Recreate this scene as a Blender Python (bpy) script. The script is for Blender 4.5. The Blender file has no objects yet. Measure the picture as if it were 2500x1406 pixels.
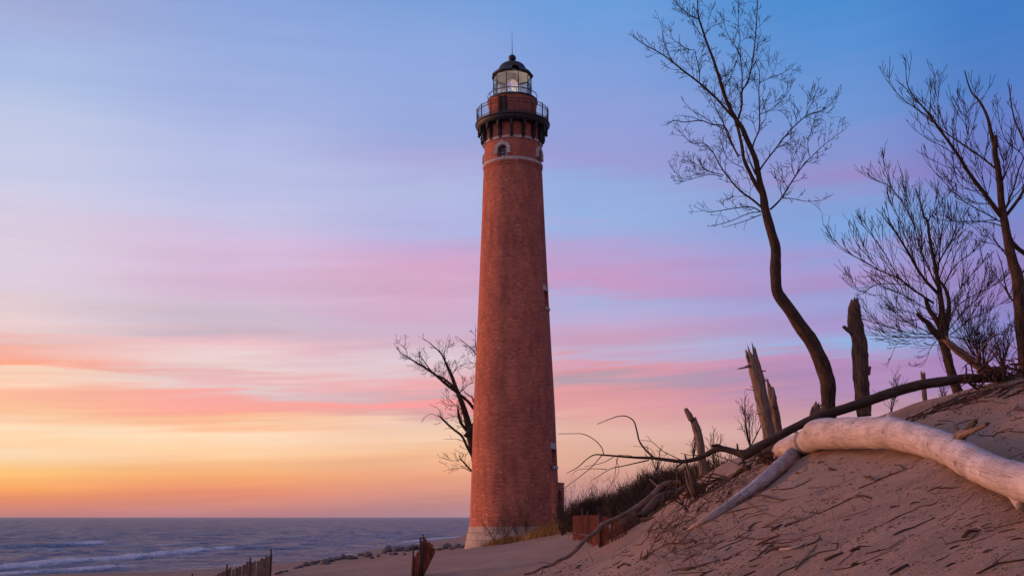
import bpy, math, random
import numpy as np
from mathutils import Vector, Matrix, noise
R = math.radians
random.seed(7)
sc = bpy.context.scene
COL = sc.collection
# ------------------------------------------------------------------ camera
CAMZ = 3.0; PITCH = R(12.604); FP = 2500.0
cam = bpy.data.cameras.new('camera'); co = bpy.data.objects.new('camera', cam); COL.objects.link(co)
co.location = (0, 0, CAMZ); co.rotation_euler = (R(90)+PITCH, 0, 0)
cam.sensor_width = 36; cam.lens = 36.0; cam.clip_end = 60000; cam.clip_start = .05
sc.camera = co
SP, CP = math.sin(PITCH), math.cos(PITCH)
# ------------------------------------------------------------------ sun / exposure
SUN_AZ, SUN_EL = R(-72), R(1.2)
sl = bpy.data.lights.new('sun', 'SUN'); so = bpy.data.objects.new('sun', sl); COL.objects.link(so)
sl.energy = 3.6; sl.angle = R(14); sl.color = (1.0, .36, .15)
sd = Vector((math.sin(SUN_AZ)*math.cos(SUN_EL), math.cos(SUN_AZ)*math.cos(SUN_EL), math.sin(SUN_EL)))
so.rotation_euler = sd.to_track_quat('Z', 'Y').to_euler()
sc.view_settings.view_transform = 'Standard'; sc.view_settings.look = 'None'
sc.view_settings.exposure = 0; sc.view_settings.gamma = 1
# ------------------------------------------------------------------ pixel <-> world helpers
def ray(px, py):
    """direction through a photo pixel (2500x1406), scaled so that Y = 1"""
    u = (px-1250)/FP; v = (703-py)/FP
    y = CP - v*SP; z = SP + v*CP
    return Vector((u/y, 1, z/y))
def P(px, py, Y):
    d = ray(px, py); return Vector((d.x*Y, Y, CAMZ+d.z*Y))
def zc(p): return p.y*CP + (p.z-CAMZ)*SP
def G(px, py, z):
    d = ray(px, py); Y = (z-CAMZ)/d.z; return Vector((d.x*Y, Y, z))
def s2l(c): c /= 255.; return c/12.92 if c <= .04045 else ((c+.055)/1.055)**2.4
def lin(c): return tuple(s2l(v) for v in c)+(1,)
# ------------------------------------------------------------------ world: dusk sky, a function of the view direction
W = bpy.data.worlds.new('World'); sc.world = W; W.use_nodes = True
nt = W.node_tree; nt.nodes.clear()
def N(t, **k):
    n = nt.nodes.new(t)
    for a, b in k.items():
        if a.startswith('i_'): n.inputs[int(a[2:])].default_value = b
        else: setattr(n, a, b)
    return n
def L(a, b, i=0, o=0): nt.links.new(a.outputs[o], b.inputs[i])
def M(op, a, b=None, c=None, clamp=False):
    n = N('ShaderNodeMath', operation=op, use_clamp=clamp)
    for i, v in enumerate((a, b, c)):
        if v is None: continue
        if isinstance(v, (int, float)): n.inputs[i].default_value = v
        else: nt.links.new(v.outputs[0], n.inputs[i])
    return n
tc = N('ShaderNodeTexCoord'); sx = N('ShaderNodeSeparateXYZ'); L(tc, sx)
az = M('ARCTAN2', 0, 0); nt.links.new(sx.outputs[0], az.inputs[0]); nt.links.new(sx.outputs[1], az.inputs[1])
el = M('ARCSINE', 0); nt.links.new(sx.outputs[2], el.inputs[0])
azd = M('MULTIPLY', az, 180/math.pi); eld = M('MULTIPLY', el, 180/math.pi)
def stretched(sa, se, det, off, skew=0.0):
    cx = N('ShaderNodeCombineXYZ')
    e2 = M('ADD', eld, M('MULTIPLY', azd, skew))
    L(M('MULTIPLY', azd, sa), cx, 0); L(M('MULTIPLY', e2, se), cx, 1); cx.inputs[2].default_value = off
    nn = N('ShaderNodeTexNoise'); nn.inputs['Scale'].default_value = 1; nn.inputs['Detail'].default_value = det
    nn.inputs['Roughness'].default_value = .55; L(cx, nn); return nn
n1 = stretched(.045, .42, 4, 3.1, -.03); n2 = stretched(.11, 1.6, 5, 9.7, -.05); n3 = stretched(.02, .15, 3, 5.5)
warp = M('ADD', M('MULTIPLY', M('SUBTRACT', n1, .5), 3.0), M('MULTIPLY', M('SUBTRACT', n2, .5), 2.1))
warp = M('ADD', warp, M('MULTIPLY', M('SUBTRACT', n3, .5), 1.2))
n4 = stretched(.10, 3.4, 6, 31.7, -.06)
lowb = M('MULTIPLY_ADD', eld, -.075, 1.15, clamp=True)
warp = M('ADD', warp, M('MULTIPLY', M('MULTIPLY', M('SUBTRACT', n4, .5), 2.2), lowb))
fade = M('MULTIPLY', M('SUBTRACT', eld, 2.2), .25, clamp=True)
ew = M('ADD', eld, M('MULTIPLY', warp, fade))
EMAX = 60.0
fac = M('DIVIDE', ew, EMAX, clamp=True)
cols = {
 -12: [(-900,105,130,195),(-350,125,150,205),(0,163,174,216),(80,166,182,224),(170,174,192,230),(280,190,200,230),(430,206,205,230),(560,218,204,224),(690,221,204,219),(770,230,206,208),(830,240,188,180),(868,250,178,160),(888,254,168,140),(912,253,218,192),(945,252,204,176),(975,253,184,158),(1005,253,196,156),(1050,253,222,188),(1080,253,208,162),(1105,253,220,184),(1150,253,196,124),(1195,250,166,100),(1222,232,144,112),(1262,188,128,130)],
 560: [(-900,95,125,195),(-350,115,145,210),(0,140,166,220),(120,152,174,224),(250,167,180,226),(400,182,190,229),(550,198,196,229),(600,212,190,222),(680,213,181,208),(755,206,188,206),(800,204,182,196),(840,236,190,198),(885,236,213,212),(918,236,182,182),(937,226,206,208),(965,252,172,166),(1010,252,170,154),(1040,252,190,150),(1062,253,219,188),(1110,253,205,160),(1160,252,176,118),(1198,235,147,116),(1230,208,136,124),(1262,180,126,136)],
 1060: [(-900,85,120,195),(-350,105,140,210),(0,124,160,219),(120,142,168,222),(300,151,170,222),(390,170,170,217),(470,178,186,226),(555,180,182,226),(600,200,172,214),(660,214,168,202),(730,211,170,199),(790,205,178,204),(830,212,175,195),(885,222,202,212),(925,240,172,176),(955,204,168,176),(988,252,154,152),(1012,216,166,166),(1042,246,210,186),(1100,245,192,152),(1160,234,164,130),(1200,214,146,130),(1262,170,130,145)],
 1440: [(-900,78,112,190),(-350,88,130,205),(0,102,156,218),(100,122,158,220),(240,138,160,218),(390,156,158,214),(440,148,172,223),(530,150,178,226),(600,181,165,214),(690,198,154,197),(722,172,176,220),(770,184,172,213),(830,206,160,190),(875,195,175,205),(902,226,152,165),(940,172,157,172),(972,220,152,160),(1012,226,162,160),(1060,226,180,166),(1110,224,174,152),(1170,208,152,140),(1262,165,128,145)],
 2100: [(-900,60,95,180),(-350,66,118,195),(0,76,140,208),(120,92,145,212),(280,115,150,213),(390,143,146,206),(440,153,140,200),(500,132,158,214),(565,126,164,221),(630,158,155,212),(690,172,146,200),(728,154,160,214),(790,168,150,204),(850,146,176,222),(885,182,142,188),(935,172,136,180),(985,192,148,170),(1060,205,160,165),(1130,195,150,150),(1262,150,120,145)],
 2510: [(-900,50,85,170),(-350,60,105,185),(0,68,126,198),(200,84,128,200),(400,118,122,194),(500,116,138,204),(600,138,132,196),(700,150,126,188),(800,134,136,200),(880,152,122,178),(1000,165,130,165),(1262,140,112,140)],
}
def elev(px, py): d = ray(px, py); return math.degrees(math.atan2(d.z, math.hypot(d.x, 1)))
def azim(px, py=900): d = ray(px, py); return math.degrees(math.atan2(d.x, 1))
def ramp(stops):
    r = N('ShaderNodeValToRGB'); cr = r.color_ramp
    stops = sorted(stops)
    cr.elements[0].position = stops[0][0]; cr.elements[0].color = stops[0][1]
    cr.elements[1].position = stops[-1][0]; cr.elements[1].color = stops[-1][1]
    for p, c in stops[1:-1]:
        e = cr.elements.new(p); e.color = c
    L(fac, r); return r
def adj(c):   # photo colour -> sky radiance
    return lin(c)
rs = []
for px, st in cols.items():
    s = [(max(0.0, min(1, elev(px, y)/EMAX)), adj((r, g, b))) for y, r, g, b in st]
    rs.append((azim(px), ramp(s)))
def colmul(az_, lst):
    rs.append((az_, ramp([(e/EMAX, lin(c)) for e, c in lst])))
zen = (158, 152, 190)
# out of frame: a bright west on the left, a dim dusk behind the camera
colmul(-80, [(0,(215,140,125)),(3,(255,170,100)),(7,(255,205,150)),(11,(254,180,150)),(16,(240,196,190)),(28,(200,190,215)),(60,zen)])
colmul(-130, [(0,(150,110,130)),(5,(240,185,165)),(14,(238,195,195)),(30,(190,180,212)),(60,zen)])
colmul(180, [(0,(115,100,130)),(6,(160,130,150)),(15,(175,145,165)),(30,(140,135,175)),(60,zen)])
colmul(90, [(0,(80,70,100)),(8,(105,90,120)),(18,(95,95,135)),(32,(85,95,150)),(60,zen)])
rs.sort(key=lambda t: t[0])
rs = [(rs[-1][0]-360, rs[-1][1])]+rs
cur = rs[0][1]; curo = 0
for (a0, r0), (a1, r1) in zip(rs[:-1], rs[1:]):
    mr = N('ShaderNodeMapRange', interpolation_type='SMOOTHSTEP', clamp=True)
    mr.inputs[1].default_value = a0; mr.inputs[2].default_value = a1
    L(azd, mr)
    mx = N('ShaderNodeMix', data_type='RGBA'); L(mr, mx, 0)
    nt.links.new(cur.outputs[curo], mx.inputs[6]); nt.links.new(r1.outputs[0], mx.inputs[7])
    cur = mx; curo = 2
# thin streaks of cloud brighten and dim the bands a little
st = stretched(.06, 1.1, 6, 21.3, -.04)
val = M('MULTIPLY_ADD', M('MULTIPLY', M('SUBTRACT', st, .5), M('MAXIMUM', M('MULTIPLY_ADD', eld, -.045, 1.0, clamp=True), .18)), .42, 1.0)
valf = N('ShaderNodeMix', data_type='RGBA', blend_type='MULTIPLY'); valf.inputs[0].default_value = 1
nt.links.new(cur.outputs[2], valf.inputs[6]); nt.links.new(val.outputs[0], valf.inputs[7])
bg = N('ShaderNodeBackground'); bg.inputs[1].default_value = 1.0
nt.links.new(valf.outputs[2], bg.inputs[0])
wo = N('ShaderNodeOutputWorld'); L(bg, wo)

# ------------------------------------------------------------------ material helper
class Mat:
    def __init__(s, name):
        s.m = bpy.data.materials.new(name); s.m.use_nodes = True; s.t = s.m.node_tree
        s.b = s.t.nodes['Principled BSDF']; s.o = s.t.nodes['Material Output']
    def n(s, t, **k):
        x = s.t.nodes.new(t)
        for a, b in k.items(): setattr(x, a, b)
        return x
    def l(s, a, b): s.t.links.new(a, b)
    def coord(s, kind='Object', scale=(1,1,1)):
        c = s.n('ShaderNodeTexCoord'); m = s.n('ShaderNodeMapping'); m.inputs['Scale'].default_value = scale
        s.l(c.outputs[kind], m.inputs[0]); return m.outputs[0]
    def noise(s, v, scale, det=5, rough=.6, dist=0):
        x = s.n('ShaderNodeTexNoise'); x.inputs['Scale'].default_value = scale; x.inputs['Detail'].default_value = det
        x.inputs['Roughness'].default_value = rough; x.inputs['Distortion'].default_value = dist
        s.l(v, x.inputs[0]); return x.outputs[0]
    def ramp(s, f, stops):
        r = s.n('ShaderNodeValToRGB'); e = r.color_ramp.elements
        e[0].position, e[0].color = stops[0][0], stops[0][1]+(1,)
        e[1].position, e[1].color = stops[-1][0], stops[-1][1]+(1,)
        for p, c in stops[1:-1]: q = e.new(p); q.color = c+(1,)
        s.l(f, r.inputs[0]); return r.outputs[0]
    def mix(s, f, a, b, mode='MIX'):
        x = s.n('ShaderNodeMix', data_type='RGBA', blend_type=mode)
        for sock, v in ((x.inputs[0], f), (x.inputs[6], a), (x.inputs[7], b)):
            if isinstance(v, (int, float)): sock.default_value = v
            elif isinstance(v, tuple): sock.default_value = v+(1,)
            else: s.l(v, sock)
        return x.outputs[2]
    def math(s, op, a, b=0.0, clamp=False):
        x = s.n('ShaderNodeMath', operation=op, use_clamp=clamp)
        for i, v in enumerate((a, b)):
            if isinstance(v, (int, float)): x.inputs[i].default_value = v
            else: s.l(v, x.inputs[i])
        return x.outputs[0]
    def bump(s, h, st, d, nrm=None):
        x = s.n('ShaderNodeBump'); x.inputs['Strength'].default_value = st; x.inputs['Distance'].default_value = d
        s.l(h, x.inputs['Height'])
        if nrm is not None: s.l(nrm, x.inputs['Normal'])
        return x.outputs[0]
    def set(s, col=None, rough=None, nrm=None, spec=None):
        if col is not None:
            if isinstance(col, tuple): s.b.inputs['Base Color'].default_value = col+(1,)
            else: s.l(col, s.b.inputs['Base Color'])
        if rough is not None:
            if isinstance(rough, (int, float)): s.b.inputs['Roughness'].default_value = rough
            else: s.l(rough, s.b.inputs['Roughness'])
        if nrm is not None: s.l(nrm, s.b.inputs['Normal'])
        if spec is not None: s.b.inputs['Specular IOR Level'].default_value = spec
        return s.m

def mat_brick():
    m = Mat('brick'); v = m.coord('UV')
    br = m.n('ShaderNodeTexBrick'); m.l(v, br.inputs['Vector'])
    br.inputs['Color1'].default_value = (.66,.215,.130,1); br.inputs['Color2'].default_value = (.50,.150,.098,1)
    br.inputs['Mortar'].default_value = (.24,.12,.095,1)
    for k, x in (('Scale',1),('Mortar Size',.014),('Mortar Smooth',.3),('Bias',-.1),('Brick Width',.21),('Row Height',.079)): br.inputs[k].default_value = x
    # scattered dark and pale bricks
    sc2 = m.n('ShaderNodeMapping'); sc2.inputs['Scale'].default_value = (1/.21, 1/.079, 1); m.l(v, sc2.inputs[0])
    wn = m.n('ShaderNodeTexWhiteNoise', noise_dimensions='2D')
    fl = m.n('ShaderNodeVectorMath', operation='FLOOR'); m.l(sc2.outputs[0], fl.inputs[0]); m.l(fl.outputs[0], wn.inputs[0])
    c1 = m.ramp(wn.outputs[0], [(0,(.75,.72,.72)),(.2,(.95,.93,.93)),(.5,(1,1,1)),(.9,(1.02,1.04,1.04)),(1,(1.25,1.4,1.35))])
    c = m.mix(1.0, br.outputs[0], c1, 'MULTIPLY')
    big = m.noise(m.coord('Object', (1,1,.55)), .75, 7, .68)
    c2 = m.ramp(big, [(.28,(.62,.6,.64)),(.45,(.9,.88,.9)),(.58,(1.06,1.04,1.02)),(.75,(1.3,1.22,1.14))])
    c = m.mix(1.0, c, c2, 'MULTIPLY')
    sb = m.noise(m.coord('Object', (2.2,2.2,.35)), 1.2, 6, .7)
    c = m.mix(1.0, c, m.ramp(sb, [(.3,(.74,.72,.75)),(.5,(.97,.96,.97)),(.7,(1.12,1.11,1.10))]), 'MULTIPLY')
    b = m.bump(br.outputs[1], -.6, .012)
    b = m.bump(wn.outputs[0], .5, .01, b)
    return m.set(c, .88, b, .25)
def mat_stone(name, base, sc_=1.0):
    m = Mat(name); v = m.coord('Object')
    n = m.noise(v, 3*sc_, 8, .7); f = m.noise(v, 30*sc_, 4)
    c = m.ramp(n, [(.3, tuple(x*.62 for x in base)), (.55, base), (.75, tuple(min(1,x*1.2) for x in base))])
    c = m.mix(.35, c, m.ramp(f, [(.3,(.5,.5,.5)),(.7,(1,1,1))]), 'MULTIPLY')
    return m.set(c, .9, m.bump(f, .4, .02), .2)
def mat_blocks():
    m = Mat('stone_blocks'); v = m.coord('UV')
    br = m.n('ShaderNodeTexBrick'); m.l(v, br.inputs['Vector'])
    br.inputs['Color1'].default_value = (.52,.45,.40,1); br.inputs['Color2'].default_value = (.42,.37,.34,1)
    br.inputs['Mortar'].default_value = (.2,.15,.13,1)
    for k, x in (('Scale',1),('Mortar Size',.012),('Brick Width',.9),('Row Height',.42)): br.inputs[k].default_value = x
    n = m.noise(m.coord('Object'), 2.5, 8, .7)
    c = m.mix(1.0, br.outputs[0], m.ramp(n, [(.3,(.65,.62,.6)),(.65,(1.1,1.08,1.05))]), 'MULTIPLY')
    return m.set(c, .9, m.bump(m.noise(m.coord('Object'), 25, 4), .4, .02, m.bump(br.outputs[1], -.5, .02)), .2)
def mat_iron(name='iron', c=(.018,.018,.022), rough=.55):
    m = Mat(name); n = m.noise(m.coord('Object'), 6, 6)
    cc = m.ramp(n, [(.35, c), (.7, tuple(x*1.9+.004 for x in c))])
    return m.set(cc, rough, m.bump(n, .15, .02), .4)
def mat_wood(name, dark, mid, light, stretch=(9, .8), rough=.85, bst=.6, bd=.02, spec=.2, cracks=0, sc_=1.0, under=None):
    m = Mat(name); v = m.coord('UV', (stretch[0]*sc_, stretch[1]*sc_, 1))
    n = m.noise(v, 3, 9, .68, .6); blot = m.noise(m.coord('Object'), 2.3, 6, .65)
    c = m.ramp(n, [(.3, dark), (.5, mid), (.72, light)])
    c = m.mix(1.0, c, m.ramp(blot, [(.3,(.66,.63,.6)),(.6,(1.08,1.06,1.04))]), 'MULTIPLY')
    if cracks:
        v2 = m.coord('UV', (14, .45, 1)); n2 = m.noise(v2, 2.2, 4, .5, 1.2)
        ck = m.ramp(n2, [(.47,(1,1,1)),(.495,(.32,.26,.22)),(.505,(.32,.26,.22)),(.53,(1,1,1))])
        c = m.mix(cracks, c, ck, 'MULTIPLY')
        sp = m.noise(m.coord('Object'), 9, 2, .4)
        c = m.mix(.8, c, m.ramp(sp, [(.25,(.35,.26,.22)),(.3,(1,1,1))]), 'MULTIPLY')
    b = m.bump(n, bst, bd)
    return m.set(c, rough, b, spec)
def mat_sand():
    m = Mat('sand'); v = m.coord('Object')
    n = m.noise(v, .35, 6, .6); f = m.noise(v, 60, 3, .7); md = m.noise(m.coord('Object', (.35, 1, 1)), 5, 7, .62)
    c = m.ramp(n, [(.3,(.26,.172,.125)),(.7,(.355,.248,.192))])
    c = m.mix(.55, c, m.ramp(f, [(.32,(.55,.5,.48)),(.6,(1.08,1.06,1.04))]), 'MULTIPLY')
    c = m.mix(.6, c, m.ramp(md, [(.3,(.78,.75,.73)),(.62,(1.06,1.05,1.04))]), 'MULTIPLY')
    # wet band by the waterline
    sxn = m.n('ShaderNodeSeparateXYZ'); m.l(v, sxn.inputs[0])
    wet = m.n('ShaderNodeMapRange', clamp=True); m.l(m.math('ADD', sxn.outputs[2], m.math('MULTIPLY', n, .25)), wet.inputs[0])
    wet.inputs[1].default_value = .12; wet.inputs[2].default_value = .34
    c = m.mix(wet.outputs[0], m.mix(1.0, c, (.42,.42,.45), 'MULTIPLY'), c)
    rr = m.n('ShaderNodeMapRange'); m.l(wet.outputs[0], rr.inputs[0]); rr.inputs[3].default_value = .32; rr.inputs[4].default_value = .95
    # wind ripples running down the slope
    w = m.n('ShaderNodeTexWave', wave_type='BANDS', bands_direction='Y'); m.l(m.coord('Object', (.18, 1, .3)), w.inputs[0])
    w.inputs['Scale'].default_value = 2.2; w.inputs['Distortion'].default_value = 6; w.inputs['Detail'].default_value = 3; w.inputs['Detail Scale'].default_value = 1.2
    b = m.bump(md, 1.0, .09); b = m.bump(w.outputs[1], .22, .018, b); b = m.bump(f, .5, .006, b)
    return m.set(c, rr.outputs[0], b, .2)
def mat_water():
    m = Mat('lake_water'); v = m.coord('Object', (1, .45, 1))
    a = m.noise(v, .22, 7, .62, .3); b_ = m.noise(v, 1.1, 6, .6); d = m.noise(m.coord('Object', (.35,.12,1)), .06, 6, .65)
    c = m.ramp(d, [(.35,(.028,.08,.21)),(.65,(.055,.13,.27))])
    at = m.n('ShaderNodeAttribute', attribute_name='foam')
    fn = m.noise(m.coord('Object', (1,.6,1)), 2.8, 7, .75)
    fm = m.math('MULTIPLY', m.math('SUBTRACT', m.math('ADD', at.outputs['Fac'], m.math('MULTIPLY', fn, .9)), .80), 3.2, True)
    fm = m.math('MULTIPLY', fm, m.math('MULTIPLY', at.outputs['Fac'], 4.0, True))
    col = m.mix(fm, c, (.74,.72,.75))
    nb = m.bump(a, 1.0, 3.2); nb = m.bump(b_, 1.0, .45, nb); nb = m.bump(fn, .5, .08, nb)
    r = m.n('ShaderNodeMapRange'); m.l(fm, r.inputs[0]); r.inputs[3].default_value = .14; r.inputs[4].default_value = .9
    df = m.n('ShaderNodeBsdfDiffuse'); gl = m.n('ShaderNodeBsdfGlossy'); m.l(col, df.inputs[0]); m.l(nb, df.inputs['Normal']); m.l(nb, gl.inputs['Normal']); m.l(r.outputs[0], gl.inputs['Roughness'])
    fr = m.n('ShaderNodeFresnel'); fr.inputs[0].default_value = 1.33; m.l(nb, fr.inputs['Normal'])
    # a wind-roughened lake never reaches full mirror reflectance at grazing view: its facets tilt toward the eye
    sk = m.noise(m.coord('Object', (.8,1,1)), .30, 8, .72, .4)
    skr = m.n('ShaderNodeMapRange', clamp=True); m.l(sk, skr.inputs[0]); skr.inputs[1].default_value = .36; skr.inputs[2].default_value = .64; skr.inputs[3].default_value = .34; skr.inputs[4].default_value = .86
    k = m.math('MULTIPLY', fr.outputs[0], skr.outputs[0]); k = m.math('MULTIPLY', k, m.math('SUBTRACT', 1.0, fm))
    mx = m.n('ShaderNodeMixShader'); m.l(k, mx.inputs[0]); m.l(df.outputs[0], mx.inputs[1]); m.l(gl.outputs[0], mx.inputs[2]); m.l(mx.outputs[0], m.o.inputs[0])
    return m.m
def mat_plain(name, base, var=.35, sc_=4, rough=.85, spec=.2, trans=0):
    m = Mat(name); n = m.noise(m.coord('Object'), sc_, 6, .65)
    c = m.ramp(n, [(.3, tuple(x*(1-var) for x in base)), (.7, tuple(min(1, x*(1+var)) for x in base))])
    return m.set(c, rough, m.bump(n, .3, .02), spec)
def mat_glass():
    m = Mat('pane_glass'); t = m.n('ShaderNodeBsdfTransparent'); g = m.n('ShaderNodeBsdfGlossy'); g.inputs['Roughness'].default_value = .04
    t.inputs[0].default_value = (.9,.9,.9,1)
    fr = m.n('ShaderNodeFresnel'); fr.inputs[0].default_value = 1.5
    f = m.math('ADD', fr.outputs[0], .05); x = m.n('ShaderNodeMixShader'); m.l(f, x.inputs[0]); m.l(t.outputs[0], x.inputs[1]); m.l(g.outputs[0], x.inputs[2])
    m.l(x.outputs[0], m.o.inputs[0]); return m.m
def mat_window():
    m = Mat('sky_tinted_pane'); return m.set((.24,.25,.40), .15, None, .9)  # reflected sky is put into the blue-violet base colour of the panes
def mat_lens():
    m = Mat('lens_glass'); m.b.inputs['Transmission Weight'].default_value = .85; m.b.inputs['IOR'].default_value = 1.25
    return m.set((.95,.93,.85), .12)
MT = dict(brick=mat_brick(), blocks=mat_blocks(), stone=mat_stone('pale_stone', (.60,.54,.49)), iron=mat_iron(), rail=mat_iron('rail_iron', (.035,.035,.042)),
 sand=mat_sand(), water=mat_water(), glass=mat_glass(), win=mat_window(), lens=mat_lens(),
 white=mat_plain('white_paint', (.62,.6,.58), .08), black=mat_plain('dark_interior', (.012,.012,.014), .2),
 door=mat_plain('door_paint', (.022,.013,.013), .3),
 bark=mat_wood('living_bark', (.022,.014,.011), (.085,.055,.042), (.18,.125,.095), (9,1.6), bst=1.0, bd=.05, cracks=.85),
 twig=mat_plain('twig_bark', (.055,.032,.027), .3, 6),
 pale=mat_wood('bleached_driftwood', (.40,.35,.355), (.52,.47,.48), (.61,.57,.58), (2.6,.5), rough=.8, bst=.45, bd=.012, cracks=.5),
 grey=mat_wood('grey_driftwood', (.20,.155,.13), (.36,.28,.24), (.50,.41,.37), (8,.8), bst=.7, bd=.015, cracks=.8),
 palegrey=mat_wood('weathered_pale_wood', (.27,.225,.22), (.40,.35,.35), (.50,.45,.455), (6,.5), bst=.6, bd=.012, cracks=.8),
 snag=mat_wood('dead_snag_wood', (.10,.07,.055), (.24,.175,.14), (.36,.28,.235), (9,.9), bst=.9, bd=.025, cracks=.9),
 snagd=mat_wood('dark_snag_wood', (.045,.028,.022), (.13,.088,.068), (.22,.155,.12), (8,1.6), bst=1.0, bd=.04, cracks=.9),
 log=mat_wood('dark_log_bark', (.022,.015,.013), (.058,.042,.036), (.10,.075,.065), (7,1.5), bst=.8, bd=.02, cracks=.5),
 limb=mat_wood('brown_limb', (.12,.075,.05), (.22,.14,.10), (.32,.22,.16), (6,.9), bst=.5, bd=.01, cracks=.4),
 stick=mat_wood('stick_wood', (.03,.016,.012), (.085,.045,.033), (.17,.10,.075), (12,2), bst=.6, bd=.006),
 stickp=mat_wood('pale_stick_wood', (.3,.23,.2), (.45,.36,.32), (.58,.49,.44), (12,2), bst=.4, bd=.004),
 slat=mat_wood('weathered_slat', (.09,.065,.055), (.20,.15,.125), (.30,.235,.20), (10,1), bst=.3, bd=.004),
 slatr=mat_wood('red_stained_slat', (.12,.036,.025), (.27,.085,.052), (.40,.15,.10), (10,1), bst=.3, bd=.004),
 post=mat_iron('rusty_post', (.03,.018,.014), .8), board=mat_plain('grey_board', (.17,.145,.15), .3),
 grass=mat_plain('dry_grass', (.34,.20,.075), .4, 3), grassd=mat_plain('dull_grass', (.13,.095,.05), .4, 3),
 brush=mat_plain('brush_twigs', (.062,.042,.030), .4, 3), rock=mat_stone('shore_rock', (.16,.145,.155), .7), litter=mat_plain('bark_litter', (.05,.027,.020), .5, 12))

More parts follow.
